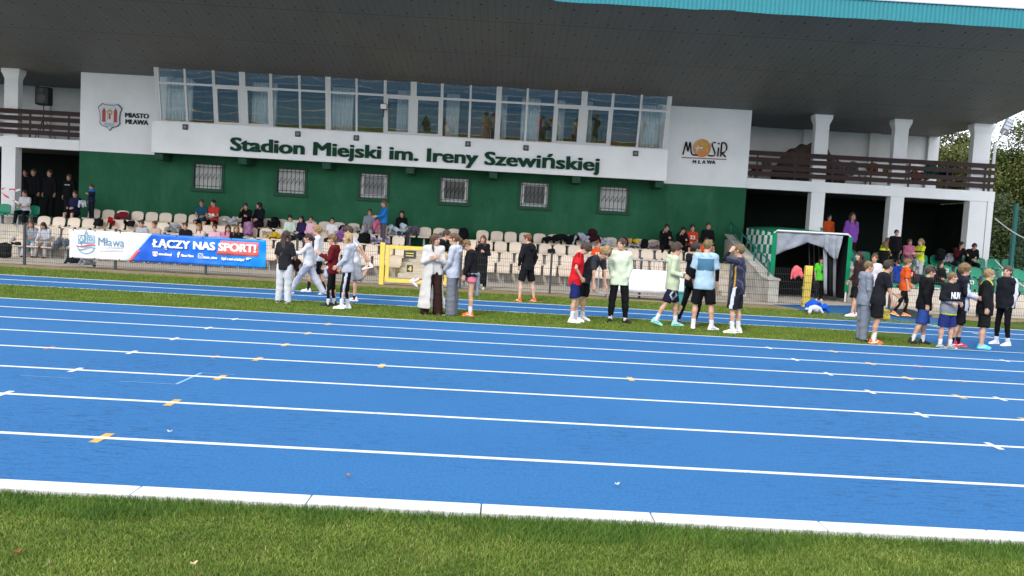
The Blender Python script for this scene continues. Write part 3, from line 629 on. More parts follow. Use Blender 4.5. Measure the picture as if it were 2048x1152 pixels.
cu_ = MB(); cu_.box(-16.9, XL-.01, YW-.28, YW-.22, 1.05, 1.30); tag(cu_.build('step_edge', M_TRIMG), 'dark green painted step edge at the foot of the left recess', 'step')
# ================================================================== FENCE, GATES, BANNERS, TUNNEL, SEATS
M_WIRE = mat('fence_wire', (.045, .048, .05), .5, .4, metal=.3)
M_POST = mat('fence_post_paint', (.035, .04, .045), .5, .4)
M_YEL = mat('yellow_gate_paint', (.72, .54, .09), .5, .4, var=.15, vscale=3)
M_TGRN = mat('teal_green_steel', (.0, .105, .095), .45, .4)
YF = 22.75
def wire_panel(w, h, dx=.05, dz=.2, r=.0038, z0=.06):
    mb = MB(); nx = int(round(w/dx))
    for i in range(nx+1):
        x = i*w/nx; mb.tube([(x, 0, z0), (x, 0, h)], r, 4, False)
    for z in np.arange(z0+.04, h+.001, dz):
        for dy in (-.007, .007): mb.tube([(0, dy, z), (w, dy, z)], r*1.2, 4, False)
    return mb.mesh('wire_panel', M_WIRE)
PANEL = wire_panel(2.44, 1.08)
def fence(x0, n, label, last=True):
    f = tag(empty('wire_fence', (x0, YF, 0)), label, 'fence')
    pm = MB().box(-.03, .03, -.02, .04, 0, 1.14).mesh('post', M_POST)
    for i in range(n):
        obj('post', pm, f, (i*2.49, 0, 0)); obj('wire_panel', PANEL, f, (i*2.49+.03, 0, 0))
    if last: obj('post', pm, f, (n*2.49, 0, 0))
    return f
fence(-20.67, 7, 'dark welded wire fence left of the yellow gate, carrying the blue banner', False)
fence(-1.2, 4, 'dark welded wire fence between the yellow gate and the tunnel', False)
fence(10.75, 4, 'dark welded wire fence in front of the green seats')
# yellow gates
g1 = tag(empty('yellow_gate', (-3.38, YF, 0)), 'yellow steel gate with two dark plaques behind the girl in the long white coat', 'gate')
MB().box(-.06, .07, -.05, .06, 0, 1.16).build('post', M_YEL, g1, bevel=.008); MB().box(1.86, 1.98, -.05, .06, 0, 1.14).build('post', M_YEL, g1, bevel=.008)
m = MB(); m.box(.10, .20, -.03, .03, .08, 1.10); m.box(1.74, 1.84, -.03, .03, .08, 1.10); m.box(.20, 1.74, -.03, .03, 1.00, 1.10); m.box(.20, 1.74, -.03, .03, .08, .18)
lf = m.build('gate_frame', M_YEL, g1, bevel=.006); obj('wire_panel', wire_panel(1.54, 1.0, z0=.18), lf, (.2, 0, 0)).data.materials[0] = mat('yellow_wire', (.45, .36, .12), .5)
for (px, py, w_, h_) in ((820, 509, .34, .22), (820, 537, .17, .20)):
    p = at(px, py, YF); pl = MB().box(p[0]+3.38-w_/2, p[0]+3.38+w_/2, -.05, -.035, p[2]-h_/2, p[2]+h_/2).build('plaque', mat('dark_plaque', (.035, .045, .05), .5), g1)
    k = MB()
    if w_ > .2:
        for dz in (-.035, .035): k.box(p[0]+3.38-.11, p[0]+3.38+.11, -.055, -.051, p[2]+dz-.012, p[2]+dz+.012)
        k.build('yellow_bars', M_YEL, pl)
    else: text('digit', '4', .17, M_YEL, (p[0]+3.38-.045, -.053, p[2]-.06), pl, .002, .01)
g2 = tag(empty('yellow_gate', (10.45, YF, 0)), 'yellow steel gate leaf standing open towards the stand beside the green seats', 'gate')
MB().box(-.05, .06, -.05, .06, 0, 1.2).build('post', M_YEL, g2, bevel=.008)
m = MB(); m.box(-.02, .04, .08, .16, .08, 1.1); m.box(-.02, .04, 1.34, 1.42, .08, 1.1); m.box(-.02, .04, .16, 1.34, 1.02, 1.1); m.box(-.02, .04, .16, 1.34, .08, .16)
lf = m.build('gate_frame', M_YEL, g2, bevel=.006); o = obj('wire_panel', wire_panel(1.18, 1.0, z0=.16), lf, (.01, .16, 0), math.pi/2)
yp = MB(); yp.box(-.10, .10, -.06, .06, 0, 1.16); p0 = at(1611, 600, YF+.3)
o = yp.build('yellow_gate_post', M_YEL, loc=(p0[0], YF+.3, 0), bevel=.01); o.rotation_euler = (0, .02, 0); tag(o, 'broad yellow gate post beside the referee at the tunnel mouth', 'post')
hn = MB()
for z in (.15, .5, .85): hn.box(-.13, -.10, -.03, .03, z, z+.06)
hn.build('hinge', M_YEL, o)
o = SDF((-.25, -.2, 0), (.25, .2, .32), .02).box((0, 0, .13), (.17, .11, .13), .03).box((0, 0, .25), (.10, .05, .03), .02).noise(.006, 18, 3); V, F = o.mesh()
p = gp(1763, 640); yb = tag(obj('tool_box', mesh_np('tool_box', V, F, mat('yellow_black_box', (.50, .38, .05), .5, col2=(.06, .05, .02), vscale=7), None, True), None, (p[0], p[1], .01)), 'yellow and black box on the ground by the open gate leaf', 'box')
# printed banner on the fence
TL, TR_, BR_, BL = at(140, 452, 22.69), at(533, 487, 22.69), at(531, 538, 22.69), at(138.5, 514, 22.69)
ZB0, ZB1, XB0, XB1 = (BL[2]+BR_[2])/2, (TL[2]+TR_[2])/2, TL[0], TR_[0]; BW, BH = XB1-XB0, ZB1-ZB0; YBN = 22.69
banner = tag(empty('banner', (XB0, YBN, ZB0)), 'long white and blue printed banner tied to the wire fence', 'banner')
def bwave(u, v): return -.012*math.sin(u*31+v*2)*(.4+.6*v)-.008*math.sin(u*77-v*5)-.010*math.sin(v*9+u*12)*(u > .3)
def bsec(name, ua0, ub0, ua1, ub1, m, off=0.0, va=0.0, vb=1.0, nu=60, nv=14, t=.004):
    G = []
    for i in range(nu+1):
        row = []
        for j in range(nv+1):
            v = va+(vb-va)*j/nv; w = j/nv; a = ua0+(ua1-ua0)*w; b_ = ub0+(ub1-ub0)*w; u = a+(b_-a)*i/nu
            row.append((u*BW, bwave(u, v)-off, v*BH))
        G.append(row)
    return MB().sheet(G, t).build(name, m, banner, smooth=True)
M_BWH = mat('banner_white', (.78, .79, .82), .5, .3); M_BRED = mat('banner_red', (.72, .13, .12), .5, .3); M_BLB = mat('banner_pale_blue', (.42, .66, .86), .5, .3)
M_BBL, n, l, b, t = node_mat('banner_blue', .45, .35); sx2 = n.new('ShaderNodeSeparateXYZ'); l.new(t.outputs['Object'], sx2.inputs[0])
l.new(ramp(n, l, mth('DIVIDE', sx2.outputs['X'], BW), [(.30, (.012, .085, .50)), (.62, (.008, .13, .62)), (1.0, (.0, .23, .78))]), b.inputs['Base Color'])
ud0, ud1 = .300, .420       # where the slanted blue edge meets the bottom and the top
bsec('white_field', 0, ud0-.02, 0, ud1-.012, M_BWH); bsec('pale_edge', ud0-.02, ud0, ud1-.012, ud1, M_BLB, nu=2); bsec('blue_field', ud0, 1, ud1, 1, M_BBL, nu=110)
k_ = .40; bsec('red_edge', ud0-.006, ud0+.014, ud0+(ud1-ud0)*k_-.006, ud0+(ud1-ud0)*k_+.014, M_BRED, .006, 0, k_, 2, 8)
def bx(px, py): p = at(px, py, YBN); return p[0]-XB0, p[2]-ZB0
u0 = bx(434, 497); u1 = bx(517, 505); bsec('red_box', u0[0]/BW-.002, u1[0]/BW, u0[0]/BW+.018, u1[0]/BW+.001, M_BRED, .008, (bx(476, 511)[1])/BH, (bx(476, 484)[1])/BH+.015, 20, 4)
p = bx(306, 493.5); text('lettering', 'ŁĄCZY NAS SPORT!', .30, M_BWH, (p[0], -.030, p[1]), banner, .003, .0, bx(512, 500)[0]-p[0], 0.0, .017)
for body, px, py, px2, sz in (('www.mlawa.pl', 318, 510, 344, .10), ('Miasto Mława', 363, 513, 388, .10), ('miasto_mlawa', 407, 516.5, 435, .10), ('Bądź z nami na bieżąco!', 444, 519.5, 489, .11)):
    p = bx(px, py); text('lettering', body, sz, M_BWH, (p[0], -.028, p[1]), banner, .002, .0, bx(px2, py)[0]-p[0], 0.0, .004)
p = bx(355, 514); text('lettering', 'f', .20, M_BWH, (p[0], -.028, p[1]), banner, .002, .010)
p = bx(402, 511.5); ic = MB(); q = .07
for a in ((-q, q, q-.016, q), (-q, q, -q, -q+.016), (-q, -q+.016, -q, q), (q-.016, q, -q, q)): ic.box(p[0]+a[0], p[0]+a[1], -.032, -.026, p[1]+a[2], p[1]+a[3])
ic.tube([(p[0]+.03*math.cos(a), -.029, p[1]+.03*math.sin(a)) for a in np.linspace(0, 6.283, 14)], .007, 5); ic.build('icon', M_BWH, banner)
p = bx(311, 507.5); ic = MB(); ic.poly([(p[0]-.07, -.028, p[1]+.06), (p[0]-.06, -.028, p[1]-.05), (p[0], -.028, p[1]-.08), (p[0]+.06, -.028, p[1]-.05), (p[0]+.07, -.028, p[1]+.06)], (0, .004, 0)); em = ic.build('emblem', M_BWH, banner)
ic = MB(); ic.box(p[0]-.045, p[0]-.02, -.033, -.029, p[1]-.03, p[1]+.04); ic.box(p[0]+.02, p[0]+.045, -.033, -.029, p[1]-.03, p[1]+.04); ic.build('red_tower', M_BRED, em)
p = bx(497, 518); ic = MB(); ic.tube([(p[0]-.05, -.03, p[1]), (p[0]+.02, -.03, p[1])], .035, 8); ic.tube([(p[0]+.01, -.03, p[1]+.02), (p[0]+.09, -.03, p[1]+.02)], .012, 6); ic.build('pointing_hand_icon', M_BWH, banner)
p = bx(197, 491); text('lettering', 'Mława', .34, mat('slate_blue_ink', (.10, .22, .36), .5), (p[0], -.026, p[1]), banner, .002, .0, bx(249, 493)[0]-p[0])
ic = MB()
for row, (xa, xb, py) in enumerate(((213, 248, 495.5), (200, 248, 501.5))):
    xx = xa
    while xx < xb-1: w_ = random.uniform(.8, 2.2); pa = bx(xx, py); pb = bx(xx+w_, py); ic.box(pa[0], pb[0], -.024, -.020, pa[1]-.022, pa[1]+.022); xx += w_+.7
ic.build('small_print', mat('pale_grey_ink', (.50, .52, .55), .5), banner)
def bz(zx, zy): q = bx(130+zx/9.6, 440+zy/9.6); return (q[0], -.028, q[1])
ic = MB(); r_ = .013
for s_ in ([(260, 440), (260, 285), (370, 290)], [(450, 295), (570, 300), (570, 440)], [(260, 440), (300, 445)], [(350, 430), (570, 440)], [(385, 425), (385, 290), (400, 250), (415, 180), (430, 250), (445, 295), (445, 430)],
           [(320, 520), (320, 400)], [(300, 440), (285, 380), (320, 310), (355, 380), (340, 450)], [(505, 410), (505, 380)], [(480, 400), (480, 350), (505, 320), (530, 350), (530, 400)], [(405, 320), (420, 320)], [(405, 360), (420, 360)]): ic.tube([bz(*q) for q in s_], r_, 5)
ic.tube([bz(415+165*math.cos(a), 500+140*math.sin(a)) for a in np.linspace(.15, 3.0, 16)], r_, 5); ic.tube([bz(q, 555+18*math.sin((q-260)/45)-(q-260)*.09) for q in range(260, 575, 20)], r_, 5)
ic.build('town_drawing', mat('teal_ink', (.12, .34, .50), .5), banner)
ic = MB(); ic.tube([bz(q, 490+16*math.sin((q-225)/60)) for q in range(225, 590, 20)], .018, 5); ic.build('red_ribbon', M_BRED, banner)
ic = MB()
for px in (146, 190, 240, 300, 352, 405, 462, 528):
    for v in (.02, .985): p = bx(px, 500); ic.disc((p[0], -.02, v*BH), .018, 'y', 10, .01)
ic.build('eyelet', M_STEEL, banner)
# crowd barrier with a blank white sheet
xa, xb = at(1197, 560, 22.3)[0], at(1376, 560, 22.3)[0]
bar = tag(empty('crowd_barrier', (xa, 22.3, 0)), 'grey tube crowd barrier carrying a blank white sheet in front of the fence', 'barrier'); W_ = xb-xa
m = MB(); m.tube([(0, 0, .12), (0, 0, 1.02), (.06, 0, 1.08), (W_-.06, 0, 1.08), (W_, 0, 1.02), (W_, 0, .12), (0, 0, .12)], .019, 8)
for i in range(1, 18): m.tube([(W_*i/18, 0, .12), (W_*i/18, 0, 1.08)], .007, 5, False)
M_GALV = mat('galvanised_steel', (.30, .31, .32), .45, .4, metal=.4)
bf = m.build('barrier_frame', M_GALV, bar)
for xx in (.25, W_-.25): MB().tube([(xx, -.28, .015), (xx, 0, .14), (xx, .28, .015)], .016, 6).build('foot', M_GALV, bar)
G = [[(.55+(W_-.6)*i/30, -.03-.008*math.sin(i*.9+j), .20+.62*j/6) for j in range(7)] for i in range(31)]
MB().sheet(G, .003).build('white_sheet', mat('blank_white_sheet', (.70, .70, .74), .6, .2), bar, smooth=True)
# player tunnel
TX0, TX1, TF, TB = 8.45, 10.85, 26.0, 29.05
tun = tag(empty('player_tunnel', (0, 0, 0)), 'covered players tunnel of green and white checked fabric with grey curtains', 'tunnel')
M_CHK, n, l, b, t = node_mat('checked_fabric', .7, .2); ck = n.new('ShaderNodeTexChecker'); ck.inputs['Scale'].default_value = 1.0
mp = n.new('ShaderNodeMapping'); mp.inputs['Scale'].default_value = (1/.9, 1/.30, 1/.30); mp.inputs['Location'].default_value = (.13, .2, .31); l.new(t.outputs['Object'], mp.inputs['Vector']); l.new(mp.outputs['Vector'], ck.inputs['Vector'])
ck.inputs['Color1'].default_value = (.0, .19, .10, 1); ck.inputs['Color2'].default_value = (.62, .64, .66, 1); l.new(ck.outputs['Color'], b.inputs['Base Color'])
M_FABG = mat('green_fabric', (.0, .20, .09), .7, .2, var=.2, vscale=3); M_GREYF = mat('grey_fabric', (.31, .34, .39), .8, .15, col2=(.19, .21, .25), vscale=3, bump=.4, bscale=9); M_BLKF = mat('black_fabric', (.012, .013, .015), .9, .1)
G = []
for i in range(25):
    f = i/24; y = TF+(TB-TF)*f; zt = 2.10+.16*f; zb = .10+1.5*f; bul = .03*abs(math.sin(f*math.pi*5))
    G.append([(TX0-.0-bul*math.sin(math.pi*j/6), y, zb+(zt-zb)*j/6) for j in range(7)])
MB().sheet(G, .012).build('checked_side', M_CHK, tun, smooth=True)
G = [[(TX0-.02+(TX1-TX0+.04)*i/10, TF-.01+(TB-TF)*j/8, 2.115+.16*j/8+.07*math.sin(math.pi*i/10)) for j in range(9)] for i in range(11)]
MB().sheet(G, .02).build('top_cover', M_FABG, tun, smooth=True)
G = [[(TX1, TF+(TB-TF)*i/12, .12+(2.0)*j/6) for j in range(7)] for i in range(13)]; MB().sheet(G, .012).build('right_side', M_BLKF, tun)
m = MB(); m.tube([(TX0, TF-.03, .02), (TX0, TF-.03, 2.10), (TX0+.08, TF-.03, 2.16), (TX1-.08, TF-.03, 2.16), (TX1, TF-.03, 2.10), (TX1, TF-.03, .02)], .03, 8); fm = m.build('front_frame', mat('white_tube', (.66, .68, .68), .5), tun)
for f in (.25, .5, .75, 1): y = TF+(TB-TF)*f; m = MB(); m.tube([(TX0+.03, y, .2+1.4*f), (TX0+.03, y, 2.1), (TX1-.03, y, 2.1), (TX1-.03, y, .2)], .02, 6); m.build('hoop', M_STEEL, tun)
MB().box(TX1-.07, TX1+.06, TF-.085, TF-.062, .35, 2.08).build('edge_flap', M_FABG, tun); MB().box(TX0-.07, TX0+.07, TF-.085, TF-.062, .10, 2.08).build('edge_flap', M_FABG, tun)
def drape(px_top, px_bot, y, m, name, amp=.03, n_=24):
    G = []
    for i in range(n_+1):
        f = i/n_; s_ = f*(len(px_top)-1); k = min(int(s_), len(px_top)-2); w = s_-k
        a = np.array(px_top[k])*(1-w)+np.array(px_top[k+1])*w; b_ = np.array(px_bot[k])*(1-w)+np.array(px_bot[k+1])*w
        pa, pb = at(*a, y), at(*b_, y); G.append([tuple(pa*(1-v)+pb*v+np.array([0, amp*math.sin(f*17+v*3)*(.3+v), .015*math.sin(f*9+v*5)*(v > 0)])) for v in np.linspace(0, 1, 8)])
    MB().sheet(G, .008).build(name, m, tun, smooth=True)
drape([(1549, 464), (1580, 463), (1618, 466), (1650, 469)], [(1543, 512), (1578, 500), (1616, 484), (1650, 498)], TF+.02, M_GREYF, 'front_valance')
drape([(1645, 468), (1664, 470), (1686, 472)], [(1650, 500), (1668, 520), (1676, 515)], TF-.01, M_GREYF, 'front_valance', .05)
for i, (x0, x1, yb) in enumerate(((1646, 1654, 588), (1657, 1664, 592), (1666, 1673, 594))): drape([(x0, 482), (x1, 484)], [(x0+2-i, yb), (x1-i, yb+1)], TF+.12+.02*i, (M_GREYF, M_BLKF, mat('mid_grey_fabric', (.15, .16, .18), .8))[i], 'curtain_strip', .02, 6)
for i in range(9): drape([(1617+i*3.2, 484), (1619+i*3.2, 485)], [(1619+i*3.1, 575), (1621+i*3.1, 576)], TF+1.6+.05*i, mat('mid_grey_fabric', (.15, .16, .18), .8) if i % 3 == 0 else M_BLKF, 'curtain_strip', .02, 3)
MB().box(TX0+.05, TX1-.05, TB-.1, TB-.06, 0, 2.2).build('tunnel_shade_sheet', M_BLKF, tun)  # black sheet added for the darkness where the tunnel enters the building
# parapets and handrails beside the tunnel
def parapet(xa, xb, label):
    m = MB(); pr = [(23.9, 0), (29.1, 0), (29.1, 1.82), (28.6, 1.80), (24.5, .68), (23.9, .66)]
    m.poly([(xa, y, z) for y, z in pr], (xb-xa, 0, 0)); m.hull8([(xa-.03, 23.88, .655), (xb+.03, 23.88, .655), (xb+.03, 24.5, .685), (xa-.03, 24.5, .685)], [(xa-.03, 23.88, .72), (xb+.03, 23.88, .72), (xb+.03, 24.5, .75), (xa-.03, 24.5, .75)])
    m.hull8([(xa-.03, 24.502, .685), (xb+.03, 24.502, .685), (xb+.03, 29.05, 1.95), (xa-.03, 29.05, 1.95)], [(xa-.03, 24.502, .75), (xb+.03, 24.502, .75), (xb+.03, 29.05, 2.01), (xa-.03, 29.05, 2.01)])
    tag(m.build('parapet', M_PARA, bevel=.01), label, 'parapet')
parapet(7.72, 8.02, 'sloping pale concrete parapet on the left side of the tunnel'); parapet(10.92, 11.18, 'sloping pale concrete parapet on the right side of the tunnel')
def handrail(x, label):
    h = tag(empty('handrail', (x, 0, 0)), label, 'handrail'); r = MB()
    r.tube([(0, 29.0, 2.40), (0, 24.5, 1.22), (0, 24.42, 1.15)], .025, 8); r.tube([(0, 29.0, 2.10), (0, 24.5, .94)], .02, 8); r.build('rail', M_TGRN, h)
    for y in (24.5, 26.0, 27.5, 28.95): MB().tube([(0, y, .72+(y-24.5)*.262), (0, y, 1.23+(y-24.5)*.262)], .024, 8).build('post', M_TGRN, h)
handrail(7.87, 'teal green handrail on the parapet at the left of the tunnel'); handrail(11.05, 'teal green handrail on the parapet at the right of the tunnel')
# ------------------------------------------------------------------ seats
def seat_mesh(c):
    prof = [(-.225, .318), (-.215, .340), (-.15, .352), (-.02, .342), (.10, .345), (.165, .375), (.195, .45), (.215, .54), (.232, .62), (.240, .665), (.242, .690)]
    G = []
    for i in range(11):
        u = -1+2*i/10; row = []
        for j, (y, z) in enumerate(prof):
            w = .205 if j < 5 else .205+.008*math.sin((j-5)/5*math.pi); tz = 0
            if j >= 8: w *= (1-.018*(j-7)**2)
            if j >= 7: tz = -.035*abs(u)**3.2*(j-6)/4
            row.append((u*w, y-(.028*u*u if j >= 5 else 0)*min(1, (j-4)/3), z+(.022*u*u if 1 <= j < 6 else 0)+tz))
        G.append(row)
    return MB().sheet(G, .014).mesh('seat', c, True)
def bracket_mesh():
    m = MB(); m.box(-.16, .16, -.06, -.02, .30, .335); m.box(-.16, .16, .08, .12, .30, .335); m.box(-.03, .03, -.05, .11, 0, .31); m.box(-.09, .09, -.07, .13, 0, .015); return m.mesh('bracket', M_GALV)
M_CREAM = mat('cream_plastic', (.66, .56, .46), .45, .4, col2=(.56, .47, .375), vscale=4, rnd=.14); M_GSEAT = mat('green_plastic', (.0, .23, .125), .4, .4, var=.2, vscale=4, rnd=.12)
SM_C, SM_G, SM_B = seat_mesh(M_CREAM), seat_mesh(M_GSEAT), bracket_mesh()
ORD = ['zeroth', 'first', 'second', 'third', 'fourth', 'fifth', 'sixth', 'seventh', 'eighth', 'ninth', 'tenth', 'eleventh', 'twelfth', 'thirteenth', 'fourteenth']
ROWN = ['top row', 'second row', 'third row', 'lowest row']
SX = [[], [], [], []]
def seat(x, r, m, label, group, z=None, y=None):
    o = obj('stadium_seat', m, None, (x, RY[r] if y is None else y, RZ[r] if z is None else z)); o.rotation_euler = (0, 0, random.gauss(0, .03)); tag(o, label, 'seat', group); obj('bracket', SM_B, o); return o
WC = [wx+WW/2 for wx in WX]
def place_row(r, xa, xb, skip, dx=.499, ph=0.0):
    xs_ = [xa+i*dx for i in range(int((xb-xa)/dx)+1)]
    xs_ = [x for x in xs_ if not any(a < x < b_ for a, b_ in skip)]; SX[r] = xs_
    near = [min(range(len(xs_)), key=lambda i: abs(xs_[i]-c)) for c in WC]
    for i, x in enumerate(xs_):
        k = min(range(6), key=lambda q: (abs(i-near[q]), q)); d = i-near[k]; wn_ = ORD[k+1]+' barred window'
        lb_ = f'cream seat in the {ROWN[r]}, '+(f'straight below the {wn_}' if d == 0 else f'{ORD[abs(d)]} seat to the {"right" if d > 0 else "left"} of the {wn_}')
        seat(x, r, SM_C, lb_, 'cream seats in front of the green wall')
place_row(0, -14.3, 6.9, [(-1.60, -1.2)]); place_row(1, -15.62, 6.6, [(-3.3, -1.9)]); place_row(2, -15.4, 6.6, [(-3.3, -1.9)]); place_row(3, -15.5, 6.6, [(-3.3, -1.9)])
stick = MB().box(-.10, .10, .188, .194, .47, .60).mesh('number_plate', mat('white_sticker', (.72, .72, .70), .5)); dgt = MB()
for i in range(3): dgt.box(-.06+.045*i, -.03+.045*i, .185, .187, .50, .57)
dgt = dgt.mesh('print', M_BLK)
for r in range(4):
    x = 11.55; i = 1
    while x < 18.0:
        st2 = (r in (1, 2, 3)) and (i % 3 != 1)
        o = seat(x, r, SM_G, f'green seat{" with white sticker" if st2 else ""} in the {ROWN[r]}, {ORD[i]} from the tunnel parapet', 'green seats at the right')
        if st2:
            s_ = obj('number_plate', stick, o); obj('print', dgt, s_)
        x += .505; i += 1
for i, px in enumerate((8, 42, 66)): x = at(px, 420, 28.7)[0]; seat(x, 0, SM_G, f'green seat at the left edge of the terrace, {ORD[i+1]} one from the left', 'green seats at the left', z=.97)
# ------------------------------------------------------------------ bags, jackets and other things left on the seats
def heap(name, cat, label, px, py, r, w, h, d, c, seed=0, c2=None, kind='cloth', dy=0.0, z=None, group=None, y=None):
    """soft thing on a seat of row r, its centre at the pixel"""
    Y = (RY[r]+.02+dy) if y is None else y; p = at(px, py, Y); s = SDF((-w*.8, -d*.9, -h*.75), (w*.8, d*.9, h*.75), .016); rr = np.random.default_rng(seed+11)
    if kind == 'bag':
        s.box((0, 0, 0), (w*.42, d*.34, h*.46), min(w, h)*.16).box((0, -d*.36, -h*.12), (w*.32, d*.14, h*.25), .03, .02).cap((-w*.12, 0, h*.46), (w*.12, 0, h*.5), .018).noise(.007, 16, seed)
        s.cap((-w*.38, d*.1, h*.3), (-w*.5, -d*.2, -h*.3), .02); s.cap((w*.38, d*.1, h*.3), (w*.52, -d*.2, -h*.25), .02)
    else:
        for _ in range(7):
            q = rr.normal(size=3)*(w*.2, d*.16, h*.16); s.ell(q, (w*rr.uniform(.14, .32), d*rr.uniform(.18, .34), h*rr.uniform(.16, .34)), .03)
        s.cap((-w*.36, -d*.2, h*.1), (-w*.46, -d*.35, -h*.42), .035, .028, .03); s.cap((w*.3, -d*.2, h*.15), (w*.45, -d*.3, -h*.38), .035, .03, .03); s.noise(.018, 19, seed, (1, 1, .6))
    V, F = s.mesh(); m = mat('cloth', c, .85, .15, col2=c2, vscale=6, bump=.35, bscale=28, k=.8) if c2 else cloth(c)
    zf = (RZ[r]+.35) if z is None else z; V[:, 2] += p[2]
    V[:, 2] += max(zf-V[:, 2].min(), -1e9) if V[:, 2].min() < zf else 0
    V[:, 2] -= zf
    return tag(obj(name, mesh_np(name, V, F, m, None, True), None, (p[0], Y, zf)), label, cat, group)
heap('jacket', 'jacket', 'dark grey jacket with red lining on a top row seat at the left', 247, 433, 0, .55, .34, .36, '#2c2e33', 1, '#8d1420')
heap('jacket', 'jacket', 'bright red jacket hanging between two second row seats at the left', 222, 444, 1, .22, .34, .22, '#a8121f', 2)
heap('bag', 'bag', 'black bag on a second row seat beside the red jacket', 197, 445, 1, .3, .26, .26, '#17181b', 3, kind='bag')
heap('bag', 'bag', 'black bag on a second row seat right of the red jacket', 258, 445, 1, .36, .24, .26, '#15161a', 4)
heap('jacket', 'jacket', 'white jacket with black sleeves on a second row seat above the banner', 346, 455, 1, .5, .3, .32, '#d8dbe0', 5, '#26282c')
heap('jacket', 'jacket', 'pale grey jacket on a top row seat left of the two talking girls', 464, 444, 0, .5, .32, .34, '#c9ccd0', 6)
heap('backpack', 'backpack', 'purple backpack with pale straps standing above the banner', 497, 458, 1, .36, .50, .3, '#4b1f4f', 7, '#b98bb0', 'bag', dy=-.1)
heap('bag', 'bag', 'black sports bag on a top row seat right of the girl in navy', 548, 449, 0, .50, .36, .34, '#14151a', 8)
heap('jacket', 'jacket', 'yellow jacket heaped on a seat right of the banner', 551, 470, 1, .42, .22, .32, '#dcb528', 9)
heap('jacket', 'jacket', 'beige jacket on a seat beside the yellow jacket', 536, 467, 1, .32, .22, .3, '#b6a184', 10)
heap('bag', 'bag', 'black bag on a top row seat left of the pale hat', 688, 458, 0, .40, .24, .3, '#101114', 11)
heap('hat', 'hat', 'pale grey hat resting on a top row seat', 716, 462, 0, .24, .2, .2, '#b9b7b2', 12)
heap('bag', 'bag', 'large black bag on a second row seat below the pale hat', 729, 476, 1, .44, .34, .34, '#0f1013', 13, kind='bag')
heap('jacket', 'jacket', 'lilac jacket on a second row seat behind the boy in white', 681, 475, 1, .30, .44, .3, '#8d5fa0', 14)
heap('jacket', 'jacket', 'purple and white jacket on a second row seat left of the yellow gate', 762, 484, 1, .5, .24, .34, '#4a3a78', 15, '#cfc9dd')
heap('towel', 'towel', 'pale blue and white towel draped over seats by the girl in black', 795, 467, 0, .62, .46, .34, '#8fc3dd', 16, '#e6ecf2', dy=-.12)
heap('jacket', 'jacket', 'grey jacket on the top row seat right of the girl in black', 827, 462, 0, .34, .36, .3, '#5b616c', 17)
heap('shoes', 'shoes', 'dark shoes left on a top row seat above the ponytailed girl', 890, 471, 0, .4, .18, .24, '#1b1a22', 18, '#bdbbc8')
heap('backpack', 'backpack', 'black backpack on a top row seat with a grey lining', 927, 469, 0, .36, .40, .3, '#101216', 19, kind='bag')
heap('bag', 'bag', 'black bag on a top row seat right of the ginger boy', 1096, 480, 0, .42, .24, .3, '#0e0f12', 20)
heap('bag', 'bag', 'broad black holdall covering two top row seats', 1127, 480, 0, .70, .36, .38, '#101114', 21)
heap('jacket', 'jacket', 'white and grey jacket piled on a top row seat beside the holdall', 1162, 479, 0, .56, .44, .34, '#c7cbdb', 22, '#7c8096')
heap('jacket', 'jacket', 'dark maroon jacket thrown over top row seats beside the white pile', 1185, 475, 0, .62, .42, .36, '#3b1522', 23, '#241018')
heap('shirt', 'shirt', 'pale grey shirt on a top row seat behind the boy in the mint hoodie', 1211, 487, 0, .40, .28, .3, '#b9bdca', 24)
heap('jacket', 'jacket', 'crimson jacket hanging on a top row seat behind the mint hoodie', 1247, 483, 0, .36, .38, .3, '#6d1420', 25)
heap('shirt', 'shirt', 'folded yellow shirt on top of grey clothes in the top row', 1268, 483, 0, .32, .18, .28, '#e0bc2e', 26, z=1.47)
heap('shirt', 'shirt', 'white and blue clothes under the yellow shirt in the top row', 1268, 490, 0, .44, .18, .32, '#c5cdd8', 27, '#5d6f92')
heap('bag', 'bag', 'black bag hanging beside the yellow shirt', 1289, 492, 0, .26, .36, .26, '#121317', 28, kind='bag')
heap('jacket', 'jacket', 'tan jacket over a grey bag in the top row right of the black bag', 1308, 489, 0, .46, .30, .32, '#9d7c60', 29, '#8f93a0')
heap('bag', 'bag', 'small dark bag on a second row seat behind the red shirted boy', 1103, 502, 1, .24, .2, .22, '#23242a', 30)
heap('backpack', 'backpack', 'black backpack on the ground behind the left end of the fence', 10, 508, 3, .42, .48, .3, '#0f1014', 31, kind='bag', y=25.2, z=.01)
heap('cap', 'cap', 'small black cap lying on a left terrace step', 35, 490, 3, .3, .16, .24, '#141518', 32, y=26.5, z=.29)
heap('jacket', 'jacket', 'grey jacket on the step beside the seated girl at the left fence', 122, 487, 3, .46, .44, .36, '#66717f', 33, y=26.2, z=.01)
heap('bag', 'bag', 'dark navy bag on the ground under the left end of the banner', 149, 520, 3, .44, .20, .3, '#141c2c', 34, y=23.3, z=.01)
heap('shoes', 'shoes', 'black, blue and white shoes on the ground under the banner', 176, 526, 3, .48, .16, .26, '#1a2233', 35, '#d3dbe8', y=23.2, z=.005)
heap('jacket', 'jacket', 'bright blue jacket dropped on the blue path by the yellow post', 1630, 618, 3, .66, .26, .46, '#1660d8', 36, y=float(gp(1633, 625)[1]), z=.008)
heap('shirt', 'shirt', 'white shirt dropped on the blue jacket beside the yellow post', 1630, 622, 3, .36, .20, .26, '#e2e6ee', 46, y=float(gp(1633, 629)[1]), z=.008)
heap('jacket', 'jacket', 'salmon pink jacket hanging over the fence before the tunnel', 1593, 543, 3, .32, .46, .14, '#f0727a', 37, y=YF-.08, z=.55)
heap('bag', 'bag', 'white bag on the left terrace step above the seated girls', 35, 478, 3, .38, .2, .3, '#c9c6c2', 38, y=26.9, z=.29)
